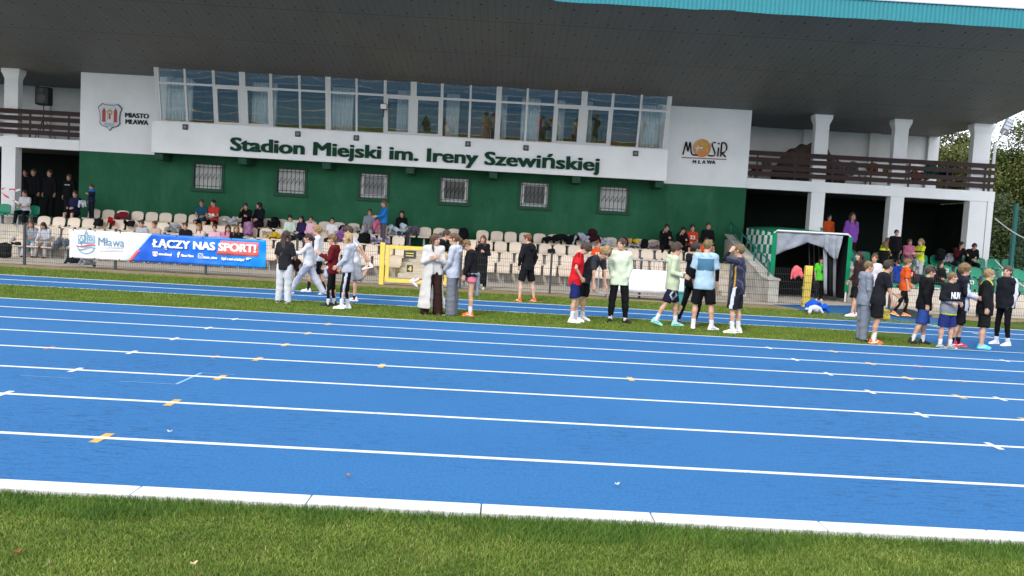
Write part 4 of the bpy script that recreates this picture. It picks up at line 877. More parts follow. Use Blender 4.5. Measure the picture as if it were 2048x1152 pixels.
heap('towel', 'towel', 'bright pink towel held by the standing girl in blue', 755, 448, 0, .20, .46, .16, '#f07aa6', 39, dy=-.30, z=1.36)
heap('towel', 'towel', 'white towel held up between the two boys in navy', 166, 405, 0, .26, .34, .14, '#d5d8ea', 40, dy=-.3, z=1.62)
heap('bag', 'bag', 'black bag on a green seat right of the white trousered girl', 1880, 510, 0, .36, .44, .3, '#111216', 41, kind='bag')
heap('bag', 'bag', 'large black and white sports bag on a top row green seat', 1925-27, 516, 0, .52, .34, .34, '#16171b', 42, '#b9bcc4')
heap('jacket', 'jacket', 'crimson jacket on the green seats behind the boy in orange', 1820, 548, 2, .3, .44, .3, '#8c1420', 43)
heap('bag', 'bag', 'dark grey bag on a green seat below the white trousers', 1836, 557, 2, .42, .3, .3, '#2a2e36', 44, kind='bag')
tb_ = MB(); tb_.box(-.17, .17, -.13, .13, 0, .26); tb_.box(-.19, .19, -.15, .15, .26, .30); p = at(1356, 583, 22.0); o = tb_.build('crate', mat('teal_plastic', (.03, .20, .20), .5, .4), loc=(p[0], 22.0, 0.003), bevel=.015); tag(o, 'teal plastic crate by the fence behind the pale green hoodie', 'crate')
ht = MB(); ht.tube([(-.17, 0, .28), (-.16, 0, .80), (.16, 0, .80), (.17, 0, .28)], .02, 6); ht.build('handle', mat('teal_plastic', (.03, .20, .20), .5, .4), o)
# red and white tape at the left column
tp = MB(); xs_ = np.linspace(at(0, 385, 28.6)[0], at(38, 385, 28.6)[0], 12)
G = [[(x, 28.7+.02*math.sin(i), 2.13+.03*math.sin(i*1.3)+dz) for dz in (0, .07)] for i, x in enumerate(xs_)]; tp.sheet(G, .003)
G = [[(x, 28.68+.02*math.cos(i), 1.98-.03*i+dz) for dz in (0, .07)] for i, x in enumerate(xs_)]; tp.sheet(G, .003)
MT, n, l, b, t = node_mat('barrier_tape', .5); ck = n.new('ShaderNodeTexChecker'); ck.inputs['Scale'].default_value = 5; ck.inputs['Color1'].default_value = (.7, .08, .1, 1); ck.inputs['Color2'].default_value = (.75, .75, .75, 1); l.new(t.outputs['Object'], ck.inputs['Vector']); l.new(ck.outputs['Color'], b.inputs['Base Color'])
tag(tp.build('barrier_tape', MT), 'red and white barrier tape hanging by the left column', 'tape')
# loudspeaker on its tripod on the left balcony
p = at(88, 193, 29.9); sp = tag(empty('loudspeaker', (p[0], 29.9, p[2]-.31)), 'black loudspeaker on a tripod on the left balcony', 'loudspeaker')
MB().box(-.24, .24, -.17, .17, 0, .64).build('cabinet', mat('black_cabinet', (.012, .012, .014), .5, .4), sp, bevel=.04); m = MB(); m.disc((0, -.175, .22), .16, 'y', 24, .02); m.disc((0, -.175, .5), .07, 'y', 20, .02); m.build('speaker_cone', mat('cone_black', (.02, .02, .022), .4, .5), sp)
sd = tag(empty('speaker_stand', (p[0], 29.9, 4.0)), 'thin black tripod stand under the loudspeaker on the left balcony', 'stand'); hh = p[2]-.31-4.0
MB().tube([(0, 0, .25), (0, 0, hh-.002)], .022, 8).build('pole', M_STEEL, sd)
for a in (0.4, 2.5, 4.6): MB().tube([(0, 0, min(.8, hh-.2)), (.45*math.cos(a), .45*math.sin(a), .01)], .014, 6).build('leg', M_STEEL, sd)
# things stored on the right balcony
dm = SDF((-1.7, -.5, -.1), (1.7, .5, 1.9), .04); dm.ell((0, 0, 0), (1.45, .4, 1.7), 0).plane((0, 0, .02), (0, 0, -1)).noise(.035, 8, 4); V, F = dm.mesh(); p = at(1618, 330, 31.6)
tag(obj('tarpaulin', mesh_np('tarpaulin', V, F, mat('brown_tarpaulin', (.13, .10, .075), .9, .1, col2=(.05, .042, .035), vscale=3, bump=.5, bscale=10), None, True), None, (p[0], 31.6, 3.95)), 'large arched brown tarpaulin bundle standing on the right balcony', 'tarpaulin')
for i, (px, py, c, c2, w_, h_, lb_) in enumerate([(1512, 345, '#8c1c22', None, .5, .4, 'dark red bag on the right balcony beside the white wall'), (1532, 328, '#c9c4b2', '#3c3128', .4, .3, 'cream and brown bundle on the balcony below the tarpaulin'), (1672, 335, '#7d3a3e', '#b5b2b5', .5, .6, 'grey and red bundle behind the railing beside the column'), (1702, 340, '#232a45', '#c5cad2', .6, .6, 'dark blue and white bundle behind the railing'),
        (1745, 338, '#c8702a', None, .4, .4, 'orange bag behind the railing left of the middle column'), (1775, 338, '#d3b23a', '#8a6a2a', .4, .4, 'yellow bag behind the railing beside the middle column'), (1790, 352, '#2457b8', None, .5, .4, 'bright blue bag behind the railing beside the middle column'), (1815, 348, '#d9dce2', '#30343c', .5, .6, 'white and black bundle behind the railing right of the middle column'),
        (1838, 355, '#d96a24', None, .5, .5, 'orange bag behind the railing right of the middle column'), (1860, 340, '#2a7d76', '#1e2a33', .6, .7, 'teal and dark bundle behind the railing towards the end'), (1893, 345, '#1f2a30', None, .6, .5, 'dark bundle behind the railing at the end of the balcony')]):
    heap('bundle', 'bundle', lb_, px, py, 0, w_, h_, .4, c, 60+i, c2, y=30.3+.1*(i % 3), z=4.0)
# tall green fence, rope, floodlight and trees at the right
tf = tag(empty('mesh_fence', (17.45, 28.3, 0)), 'tall teal green mesh fence with a sloping top at the right end of the stand', 'fence')
MB().box(-.06, .06, -.06, .06, 0, 3.55).build('post', M_TGRN, tf, bevel=.01); MB().box(1.75, 1.85, -.05, .05, 0, 2.3).build('post', M_TGRN, tf, bevel=.01); MB().box(3.8, 3.9, -.05, .05, 0, 2.3).build('post', M_TGRN, tf, bevel=.01)
m = MB()
for i in range(74): x = .08+i*.05; m.tube([(x, 0, .05), (x, 0, max(2.2, 3.4-x*.72))], .004, 4, False)
for z in np.arange(.2, 3.4, .2): m.tube([(.06, .006, z), (min(3.8, (3.4-z)/.72) if z > 2.2 else 3.8, .006, z)], .005, 4, False)
m.tube([(.06, 0, 3.42), (1.75, 0, 2.2), (3.8, 0, 2.2)], .012, 5); m.build('wire_panel', mat('green_wire', (.005, .06, .05), .5), tf)
rp = MB(); a, b_ = at(1990, 437, 28.1), at(2060, 482, 27.0); rp.tube([tuple(a*(1-f)+b_*f-np.array([0, 0, .06*math.sin(math.pi*f)])) for f in np.linspace(0, 1, 9)], .018, 6); tag(rp.build('rope', mat('white_rope', (.6, .6, .58), .8)), 'upper white rope tied to the tall green fence post', 'rope')
rp = MB(); a, b_ = at(1990, 520, 28.1), at(2050, 575, 26.5); rp.tube([tuple(a*(1-f)+b_*f-np.array([0, 0, .05*math.sin(math.pi*f)])) for f in np.linspace(0, 1, 9)], .018, 6); tag(rp.build('rope', mat('white_rope', (.6, .6, .58), .8)), 'lower white rope running down from the tall green fence post', 'rope')
fl_ = at(1987, 330, 36)[0]; lamp = tag(empty('floodlight', (fl_, 36, 0)), 'grey street floodlight on a bent pole behind the right end of the roof', 'floodlight')
za, zb = at(1990, 290, 36), at(2010, 262, 36); MB().tube([(0, 0, 0), (0, 0, za[2]), (zb[0]-fl_, 0, zb[2])], .06, 8).build('pole', M_GALV, lamp)
zc, zd = at(2007, 268, 36), at(2022, 238, 36); q = np.array([-.14, 0, .0]); hd = MB(); d_ = np.array([zd[0]-zc[0], 0, zd[2]-zc[2]]); d_ /= np.linalg.norm(d_); nn = np.array([d_[2], 0, -d_[0]])*.16; c0 = np.array([zc[0]-fl_, 0, zc[2]]); c1 = np.array([zd[0]-fl_, 0, zd[2]])
hd.hull8([c0-nn, c0+nn, c0+nn+[0, .1, 0], c0-nn+[0, .1, 0]], [c1-nn, c1+nn, c1+nn+[0, .1, 0], c1-nn+[0, .1, 0]]); ho = hd.build('lamp_head', mat('grey_lamp', (.10, .11, .13), .5, .4), lamp)
cl = MB()
for i in range(3):
    f0, f1 = .34+.22*i, .34+.22*i+.17; e0_, e1_ = c0+(c1-c0)*f0, c0+(c1-c0)*f1; cl.hull8([e0_-nn*.8-[0, .01, 0], e0_+nn*.8-[0, .01, 0], e0_+nn*.8-[0, .002, 0], e0_-nn*.8-[0, .002, 0]], [e1_-nn*.8-[0, .01, 0], e1_+nn*.8-[0, .01, 0], e1_+nn*.8-[0, .002, 0], e1_-nn*.8-[0, .002, 0]])
cl.build('lamp_cells', mat('lamp_cells', (.35, .38, .44), .3, .5), ho)
M_BARK = mat('bark', (.07, .055, .04), .95, .1, var=.4, vscale=5, bump=.6, bscale=14)
def leaf_mat(name, c0, c1, c2):
    m, n, l, b, t = node_mat(name, .6, .3); g = n.new('ShaderNodeNewGeometry'); l.new(ramp(n, l, g.outputs['Random Per Island'], [(0, c0), (.5, c1), (1, c2)]), b.inputs['Base Color']); return m
M_LEAF = [leaf_mat('leaf', (.028, .055, .010), (.055, .095, .016), (.10, .125, .024)), leaf_mat('leaf_autumn', (.030, .05, .012), (.065, .085, .016), (.13, .115, .024)), leaf_mat('leaf_dark', (.016, .032, .010), (.030, .055, .014), (.055, .075, .02))]
def tree(x, y, h, rad, nclump, nleaf, lm, label, cat='tree', seed=0, name='tree', low=.25, ls=.085):
    r = np.random.default_rng(seed); o = tag(empty(name, (x, y, 0)), label, cat, 'trees behind the right end of the stand'); tk = MB(); tk.tube([(0, 0, 0), (.1, .05, h*.25), (-.05, .1, h*.5), (.1, 0, h*.85)], [rad*.09, rad*.07, rad*.05, rad*.015], 8)
    cs = []
    for i in range(nclump):
        d = r.normal(size=3); d /= np.linalg.norm(d); q = r.random()**.4; c = np.array([d[0]*rad*q, d[1]*rad*q, h*(low+1)/2+d[2]*h*(1-low)/2*q]); cs.append(c)
        if i % 4 == 0: tk.tube([(0, 0, max(h*.2, c[2]*.55)), tuple(c*[.5, .5, 1]-[0, 0, h*.08]), tuple(c)], [rad*.03, rad*.02, rad*.006], 5)
    tk.build('trunk', M_BARK, o); cs = np.array(cs); ci = r.integers(0, nclump, nleaf); sz = rad*r.uniform(.16, .32, nclump)
    P_ = cs[ci]+r.normal(size=(nleaf, 3))*sz[ci][:, None]*[.75, .75, .5]; a = r.normal(size=(nleaf, 3)); a /= np.linalg.norm(a, axis=1, keepdims=True); b_ = np.cross(a, r.normal(size=(nleaf, 3))); b_ /= np.linalg.norm(b_, axis=1, keepdims=True)
    s = ls*r.uniform(.5, 1.2, nleaf)[:, None]; V = np.stack([P_-a*s, P_+b_*s*.6, P_+a*s, P_-b_*s*.6], 1).reshape(-1, 3); k = np.arange(nleaf)*4; V[:, 2] = np.maximum(V[:, 2], .05)
    obj('crown', mesh_np('crown', V, np.stack([k, k+1, k+2, k+3], 1), lm), o)
tree(33.5, 48, 11.0, 4.2, 84, 130000, M_LEAF[1], 'large tree with yellowing leaves at the right edge of the photo', seed=1)
tree(29.4, 52, 8.6, 3.0, 64, 80000, M_LEAF[0], 'rounder green tree standing left of the yellowing tree', seed=2, low=.1)
tree(25.6, 49, 9.4, 2.6, 60, 56000, M_LEAF[1], 'thin leafed tree seen through the gap at the end of the balcony', seed=3)
tree(22.6, 56, 9.8, 3.0, 62, 60000, M_LEAF[0], 'green tree seen behind the last balcony column', seed=4)
tree(40, 68, 8.2, 3.6, 50, 30000, M_LEAF[2], 'dark leafy tree standing farthest back at the right edge', seed=31, low=.05, ls=.14)
tree(33.5, 70, 7.6, 3.4, 50, 30000, M_LEAF[2], 'dark leafy tree standing far back behind the rounder green tree', seed=32, low=.05, ls=.14)
for i in range(5): tree(19.5+i*4.2, 41+1.5*(i % 2), 4.6+.5*(i % 3), 2.6, 40, 20000, M_LEAF[2], f'dark bushy hedge tree behind the green fence, {ORD[i+1]} one from the stand', 'hedge tree', 20+i, 'hedge_tree', 0.0, .085)
# ================================================================== PEOPLE
def unit(v): v = np.array(v, float); return v/(np.linalg.norm(v)+1e-9)
def rot(ax, a):
    return np.array(Matrix.Rotation(a, 3, ax))
_cache = {}
def head_base(h=.0085):
    """bare head, mid height at the origin, facing +y, 0.225 tall"""
    if ('head', h) in _cache: return _cache[('head', h)]
    s = SDF((-.11, -.13, -.20), (.11, .14, .14), h)
    s.ell((0, -.014, .028), (.071, .092, .085)).ell((0, .022, -.035), (.056, .062, .078), .03).cap((-.022, .045, -.088), (.022, .045, -.088), .024, None, .03)
    s.cap((0, .082, .014), (0, .103, -.020), .008, .013, .012); s.cap((-.012, .09, -.024), (.012, .09, -.024), .008, None, .008)
    for e in (-1, 1):
        s.ell((e*.031, .096, .010), (.017, .013, .011), .01, 's'); s.ell((e*.031, .074, .010), (.012, .011, .011), .004); s.cap((e*.015, .082, .029), (e*.046, .070, .029), .007, None, .012)
        s.ell((e*.074, -.010, -.008), (.010, .019, .031), .006); s.ell((e*.040, .045, -.030), (.022, .03, .026), .02)
    s.cap((-.020, .078, -.058), (.020, .078, -.058), .0075, None, .008); s.cap((-.016, .075, -.068), (.016, .075, -.068), .008, None, .008)
    s.cap((0, -.012, -.06), (0, -.030, -.17), .049, .050, .02)
    V, F = s.mesh(); c = V[F].mean(1); mi = np.zeros(len(F), int); fr = c[:, 1] > .045; ax_ = np.abs(c[:, 0])
    mi[fr & (((ax_-.031)/.013)**2+((c[:, 2]-.010)/.0085)**2 < 1)] = 1                       # eyes
    mi[fr & (ax_ > .014) & (ax_ < .048) & (np.abs(c[:, 2]-.034+.12*np.maximum(ax_-.035, 0)) < .0065)] = 2     # brows
    mi[fr & (ax_ < .024) & (np.abs(c[:, 2]+.062) < .0095) & (c[:, 1] > .06)] = 3              # lips
    _cache[('head', h)] = (V, F, mi); return _cache[('head', h)]
def hair_base(style, h=.010):
    if (style, h) in _cache: return _cache[(style, h)]
    s = SDF((-.17, -.24, -.62), (.17, .18, .20), h)
    long_ = style.startswith(('long', 'pony', 'bun')); fl = {'curly': .030, 'mop': .026, 'buzz': .006}.get(style, .012)
    s.ell((0, -.016, .032), (.071+fl, .092+fl, .086+fl*1.25), 0)
    if style in ('fringe', 'mop'): s.cap((-.05, .078, .075), (.05, .082, .070), .030, .026, .02); s.cap((-.03, .02, .115), (.05, .03, .11), .03, .03, .03)
    if style == 'swoop': s.cap((-.045, .07, .088), (.05, .06, .095), .026, .020, .02)
    if style == 'curly':
        r = np.random.default_rng(3)
        for _ in range(60):
            d = unit(r.normal(size=3)); d[2] = abs(d[2])*.8+.05; s.ell(np.array([0, -.01, .04])+d*[.088, .10, .095], (.024, .024, .024), .008)
    s.ell((0, .115, -.032 if style not in ('fringe', 'mop') else -.045), (.078, .085, .098), .006, 's')
    s.f = np.maximum(s.f, np.where((s.ax[1] < .02), -9, 0)[None, :, None]-0*s.f) if False else s.f
    cut = np.maximum(-.052 if not long_ else -.5, -9)
    z = s.ax[2][None, None, :]; y = s.ax[1][None, :, None]
    s.f = np.maximum(s.f, np.where(y > -.035, (-.012 if not long_ else -.06)-z, (-.075 if not long_ else -.5)-z)*np.ones_like(s.f))
    if style.startswith('long'):
        L = {'long': .30, 'longer': .46, 'longmid': .22}[style]
        s.cap((0, -.075, .02), (0, -.115, -L), .075, .050, .03, (0, 1, 0), .5); s.cap((-.045, -.08, 0), (-.06, -.10, -L+.04), .035, .022, .02); s.cap((.045, -.08, 0), (.06, -.10, -L+.06), .035, .022, .02)
        for e in (-1, 1): s.cap((e*.078, -.01, .04), (e*.088, .025, -.17), .022, .020, .02); s.cap((e*.088, .025, -.17), (e*.10, .06, -L*.8), .020, .012, .02)
    if style.startswith('pony'):
        L = {'pony': .26, 'ponylong': .36}[style]
        s.cap((0, -.10, .05), (0, -.145, .0), .028, .034, .02); s.cap((0, -.145, .0), (0, -.135, -L), .034, .016, .02)
    if style == 'bun': s.ell((0, -.11, .07), (.04, .035, .04), .01)
    s.noise(.0055, 62 if style != 'curly' else 45, len(style), (1, 1, .30 if long_ else .8)); s.noise(.004, 130, 5, (1, 1, .3))
    V, F = s.mesh(); _cache[(style, h)] = (V, F); return V, F
def hand_base(pose, h=.0055):
    """a along the fingers, b across from index (-) to little finger (+), c out of the palm"""
    if (pose, h) in _cache: return _cache[(pose, h)]
    s = SDF((-.06, -.09, -.05), (.22, .06, .11), h); cu = {'relaxed': (22, 30, 22), 'fist': (72, 85, 60), 'flat': (6, 6, 5)}[pose]
    bs = (-.029, -.010, .010, .028); ln = (.066, .074, .069, .054)
    s.cap((-.03, 0, 0), (.012, 0, 0), .026, .026, .01, (0, 0, 1), .75)
    for b_, l_ in zip(bs, ln):
        s.cap((.008, b_*.55, 0), (.086, b_, .001), .0135, .0115, .012); p = np.array([.086, b_, .001]); a = 0
        for k, f in enumerate((.46, .30, .24)):
            a += math.radians(cu[k]*(1+.12*(b_ > 0))); q = p+l_*f*np.array([math.cos(a), (b_*.10)*(cu[0] < 40), math.sin(a)]); s.cap(p, q, .0092-.0009*k, .0088-.001*k, .003); p = q
    t0, t1, t2, t3 = np.array([.014, -.022, .006]), np.array([.046, -.046, .014]), np.array([.072, -.052, .026]), np.array([.092, -.046, .036])
    s.cap(t0, t1, .015, .012, .01); s.cap(t1, t2, .0108, .0095, .004); s.cap(t2, t3, .0095, .008, .003)
    _cache[(pose, h)] = s.mesh(); return _cache[(pose, h)]
def shoe_base(h=.009):
    if ('shoe', h) in _cache: return _cache[('shoe', h)]
    s = SDF((-.07, -.10, -.02), (.07, .22, .14), h)
    s.cap((0, -.035, .034), (0, .06, .036), .040, .043, .02, (0, 0, 1), .95).cap((0, .06, .034), (.006, .150, .026), .042, .034, .02, (0, 0, 1), .8).cap((0, -.028, .05), (0, -.022, .088), .038, .037, .015).cap((0, .03, .06), (0, .09, .04), .030, .026, .02)
    s.cap((0, -.04, .012), (0, .155, .012), .046, .042, .006, (0, 0, 1), .45); s.plane((0, 0, 0), (0, 0, -1)); V, F = s.mesh(); c = V[F].mean(1)
    mi = np.where(c[:, 2] < .024, 1, 0); mi[(np.abs(c[:, 0]) > .028) & (np.abs(c[:, 2]-.045-.25*(c[:, 1]-.03)) < .008) & (c[:, 1] > -.03) & (c[:, 1] < .09)] = 2
    _cache[('shoe', h)] = (V, F, mi); return _cache[('shoe', h)]
SKIN = [(.50, .29, .20), (.56, .34, .245), (.42, .235, .155)]
def skin_mat(i): return mat('skin', SKIN[i], .55, .35, var=.08, vscale=14)
def hair_mat(c): return mat('hair', c, .5, .45, var=.6, vscale=26, bump=.8, bscale=90, k=.95)
M_EYE = mat('eye', (.03, .022, .018), .3, .5); M_LIP = mat('lip', (.40, .15, .12), .5, .4)
HAIRC = dict(dark='#241a16', black='#15110f', brown='#4a3526', chest='#5d3d28', blond='#a98a5c', dblond='#84683f', ginger='#7c4726', light='#c0a272')
NP = [0]
def person(label, px, py, face, top=None, H=None, lean=0, side=0, twist=0, head=(0, 0), RA=None, LA=None, RL=None, LL=None, foot=(0, 0), toe=(0, 0), hands=('relaxed', 'relaxed'), girth=.94,
           shirt=('t_shirt', '#222'), legs=('shorts', '#111'), sock=None, shoes=('#fff', '#fff', '#888'), hair=('short', 'brown'), skin=0, h=.016, seat=None, extra=None, paint=None, lpaint=None, cat='person', group=None, lod=1, zf=0.0):
    """face: degrees, 0 away from the camera, 90 to the left, 180 to the camera, 270 to the right. RA = (upper arm, forearm) directions, RL = (thigh, shin) directions,
    in the person's own frame: x right, y forward, z up. The figure stands where the pixel meets the ground, or sits / stands at seat = (x, y, floor z)."""
    NP[0] += 1; sd = NP[0]
    RA = RA or ((.16, .02, -1), (.06, .22, -1)); LA = LA or ((-.16, .02, -1), (-.06, .22, -1)); RL = RL or ((.03, .02, -1), (.0, -.04, -1)); LL = LL or ((-.03, .02, -1), (.0, -.04, -1))
    def skel(S):
        J = {}; P = np.array([0, 0, 0.0]); Rl = lambda f: rot('X', math.radians(-lean*f))@rot('Y', math.radians(side*f))@rot('Z', math.radians(twist*f))
        J['R0'] = np.eye(3); J['R1'] = Rl(.45); J['R2'] = Rl(.9); J['R3'] = Rl(1.0)
        J['pel'] = P; J['wai'] = P+J['R1']@np.array([0, 0, .16])*S; J['che'] = J['wai']+J['R2']@np.array([0, 0, .20])*S; J['nek'] = J['che']+J['R3']@np.array([0, -.008, .165])*S
        Rh = J['R3']@np.eye(3); Rh = rot('X', math.radians(-lean*.55-head[1]))@rot('Z', math.radians(-head[0]+(-twist*.0))) if lean else rot('Z', math.radians(-head[0]))@rot('X', math.radians(-head[1])); J['Rh'] = Rh
        J['hd'] = J['nek']+J['R3']@np.array([0, .018, .085])*S+Rh@np.array([0, .022, .095])*S
        for e, n_, A in ((1, 'r', RA), (-1, 'l', LA)):
            J['sh'+n_] = J['che']+J['R3']@np.array([e*.168*girth, -.004, .135])*S; J['el'+n_] = J['sh'+n_]+unit(A[0])*.275*S; J['wr'+n_] = J['el'+n_]+unit(A[1])*.235*S
        for e, n_, Lg in ((1, 'r', RL), (-1, 'l', LL)):
            J['hp'+n_] = P+np.array([e*.088, 0, -.03])*S; J['kn'+n_] = J['hp'+n_]+unit(Lg[0])*.405*S; J['an'+n_] = J['kn'+n_]+unit(Lg[1])*.40*S
        return J
    S = 1.0; J = skel(1.0)
    def tip(J, S): return J['an'+'r'], J['anl']
    low = min(J['anr'][2]-.085, J['anl'][2]-.085); hh = (J['hd']+J['Rh']@np.array([0, 0, .118]))[2]-low
    if seat is None:
        g = gp(px, py, zf)
        if H is None: H = at(px, top, g[1])[2]-zf if top is not None else 1.6
        if lean < 25 and top is not None: S = (at(px, top, g[1])[2]-zf)/hh
        else: S = H/1.70
    else:
        g = np.array(seat, float); S = (H or 1.6)/1.70
    J = skel(S); low = min(J['anr'][2], J['anl'][2])-.085*S
    for k in J:
        if k[0] != 'R': J[k] = J[k]-np.array([0, 0, low])
    rz = math.radians(face); w = girth*S
    fm = (J['anr']+J['anl'])/2 if seat is None else np.zeros(3)
    fm = np.array([fm[0], fm[1], 0]); Rz = rot('Z', rz); loc = g-Rz@fm
    ctr = J['wai']
    pts = np.array([v for k, v in J.items() if k[0] != 'R']); lo, hi = pts.min(0)-.24*S, pts.max(0)+.24*S; lo[2] = max(lo[2], -.02)
    hi[2] = J['nek'][2]+.12 if lean < 40 else hi[2]
    hi[2] = max(hi[2], max(J['wrr'][2], J['wrl'][2])+.1)
    fw0, fw1, fw2 = J['R0'][:, 1], J['R1'][:, 1], J['R2'][:, 1]
    def torso(s, t, k=.05, hipz=0.0):
        X0 = np.array([1, 0, 0.]); X2 = J['R2'][:, 0]; X3 = J['R3'][:, 0]
        s.cap(J['pel']-X0*.062*w, J['pel']+X0*.062*w, .100*w+t, None, 0, fw0, .92).cap(J['wai']-J['R1'][:, 0]*.045*w, J['wai']+J['R1'][:, 0]*.045*w, .092*w+t, None, k, fw1, .84)
        s.cap(J['pel'], J['che'], .105*w+t, None, k, fw1, .84).cap(J['che']-X2*.062*w, J['che']+X2*.062*w, .105*w+t, None, k, fw2, .84)
        tp = J['che']+J['R3']@np.array([0, -.004, .115])*S; s.cap(tp-X3*.10*w, tp+X3*.10*w, .060*w+t, None, k, fw2, .9)
        for n_ in 'rl': s.cap(J['nek']-J['R3'][:, 2]*.02*S, J['sh'+n_], .045*w+t, .048*w+t, .04)
    def arm(s, n_, r0, r1, r2, f0=1.0, f1=1.0, k=.03, flat=1):
        a, b_, c = J['sh'+n_], J['el'+n_], J['wr'+n_]
        if f0 < 1: s.cap(a, a+(b_-a)*f0, r0, r1, k, flat=flat); return
        s.cap(a, b_, r0, r1, k*.4).cap(b_, b_+(c-b_)*f1, r1*.97, r2, .015, flat=flat if f1 < 1.2 else 0)
    s = SDF(lo, hi, h); torso(s, 0)
    s.cap(J['nek']-J['R3'][:, 2]*.05*S, J['nek']+(J['hd']-J['nek'])*.55, .052*S, .049*S, .02)
    for n_ in 'rl':
        arm(s, n_, .044*w, .035*w, .024*S, flat=0); s.cap(J['hp'+n_], J['kn'+n_], .076*w, .047*w, .04).cap(J['kn'+n_], J['kn'+n_]+(J['an'+n_]-J['kn'+n_])*.33+np.array([0, -.012, 0])*S, .046*w, .051*w, .02).cap(J['kn'+n_]+(J['an'+n_]-J['kn'+n_])*.33+np.array([0, -.012, 0])*S, J['an'+n_], .051*w, .032*S, .02)
        s.ell(J['an'+n_]+np.array([0, .02, -.035])*S, (.03*S, .05*S, .035*S), .02)
    V, F = s.mesh(); Vs, Fs, Ms = [V], [F], [np.zeros(len(F), int)]; n0 = len(V)
    hv, hf, hm = head_base(.0085 if lod else .012); Vs.append(hv*S*1.02@J['Rh'].T+J['hd']); Fs.append(hf+n0); Ms.append(hm); n0 += len(hv)
    for e, n_, A, hp in ((1, 'r', RA, hands[0]), (-1, 'l', LA, hands[1])):
        if hp is None: continue
        d = unit(A[1]); n = np.array([-e, 0, 0.]) if abs(d[0]) < .8 else np.array([0, -1., 0]) ; n = unit(n-(n@d)*d); b_ = -e*np.cross(d, n)
        q, f_ = hand_base(hp, .0055 if lod else .008); M_ = np.stack([d, b_, n], 1); Vs.append(q*S*.97@M_.T+J['wr'+n_]+d*.018*S); flip = np.linalg.det(M_) < 0
        Fs.append((f_[:, ::-1] if flip else f_)+n0); Ms.append(np.zeros(len(f_), int)); n0 += len(q)
    hc = HAIRC.get(hair[1], hair[1]); me = mesh_np('person', np.concatenate(Vs), np.concatenate(Fs), [skin_mat(skin), M_EYE, hair_mat(hc), M_LIP], np.concatenate(Ms), True)
    o = obj('person', me, None, tuple(loc), rz); tag(o, label, cat, group)
    if hair[0]:
        q, f_ = hair_base(hair[0], .010 if lod else .013); obj('hair', mesh_np('hair', q*S*1.02@J['Rh'].T+J['hd'], f_, hair_mat(hc), None, True), o)
    # upper garment
    kind, c = shirt[0], shirt[1]; t = {'t_shirt': .022, 'jersey': .026, 'hoodie': .031, 'sweatshirt': .032, 'jacket': .036, 'long_coat': .045, 'dress': .03}[kind]*S
    long_s = kind in ('hoodie', 'sweatshirt', 'jacket', 'long_coat', 'dress'); s = SDF(lo, hi, h); torso(s, t, .05)
    hem = {'t_shirt': -.11, 'jersey': -.13, 'hoodie': -.10, 'sweatshirt': -.09, 'jacket': -.11, 'long_coat': -.74, 'dress': -.72}[kind]
    if len(shirt) > 2: hem = shirt[2]
    hem *= S
    if kind in ('long_coat', 'dress'):
        s.cap(J['wai'], J['pel']+np.array([0, 0, hem]), (.16 if kind == 'long_coat' else .13)*w+t*.5, (.31 if kind == 'long_coat' else .17)*w+t*.5, .05, fw0, .78)
        if kind == 'long_coat':
            bz_ = J['pel'][2]; s.box((-.085, .25, bz_-.46), (.135, .24, .42), .03, .03, 's'); s.box((-.03, .25, bz_+.04), (.055, .16, .18), .02, .03, 's')
    elif seat is None or hem > -.12 or True:
        e_ = J['pel']+np.array([0, 0, hem-.05]); s.cap(J['pel']-np.array([.052*w, 0, 0]), e_-np.array([.052*w, 0, 0]), .112*w+t, .120*w+t, .04, fw0, .94).cap(J['pel']+np.array([.052*w, 0, 0]), e_+np.array([.052*w, 0, 0]), .112*w+t, .120*w+t, .04, fw0, .94).cap(J['che'], J['pel']+np.array([0, 0, hem*.6]), .118*w+t, .112*w+t, .05, fw1, .86)
    sl = shirt[3] if len(shirt) > 3 else None
    for n_ in 'rl':
        if long_s: arm(s, n_, .054*w+t*.5, .046*w+t*.5, .033*S+t*.35, 1.0, 1.02)
        else: arm(s, n_, .052*w+t*.5, .058*w+t*.5, 0, sl or .72)
    if kind == 'hoodie':
        nb = J['nek']; s.cap(nb+J['R3']@np.array([-.055, -.092, .02])*S, nb+J['R3']@np.array([.055, -.092, .02])*S, .056*S, None, .03); s.cap(nb+J['R3']@np.array([-.04, -.115, -.06])*S, nb+J['R3']@np.array([.04, -.115, -.06])*S, .052*S, None, .03)
        for e in (-1, 1): s.cap(nb+J['R3']@np.array([e*.072, -.06, .03])*S, nb+J['R3']@np.array([e*.040, .075, -.035])*S, .036*S, .030*S, .015)
    elif kind == 'jacket':
        nb = J['nek']; s.cap(nb+J['R3']@np.array([0, -.01, -.02])*S, nb+J['R3']@np.array([0, .004, .035])*S, .064*S, .060*S, .02, flat=1)
    s.noise(.0068*S, 14/S, sd, (1, 1, .75)); s.noise(.0042*S, 34/S, sd+50, (1, 1, .8))
    s.plane(J['pel']+np.array([0, 0, hem]), (0, -.06, -1))
    V, F = s.mesh(); ml_ = [cloth(c)]; mi = None
    if paint:
        cols, fn = paint; ml_ = [cloth(q) for q in [c]+cols]; cc = (V[F].mean(1)-J['che'])/S; mi = fn(cc, cc@J['R2'])
    go = obj({'jersey': 'shirt'}.get(kind, kind), mesh_np(kind, V, F, ml_, mi, True), o)
    # lower garment
    lk, lc = legs[0], legs[1]
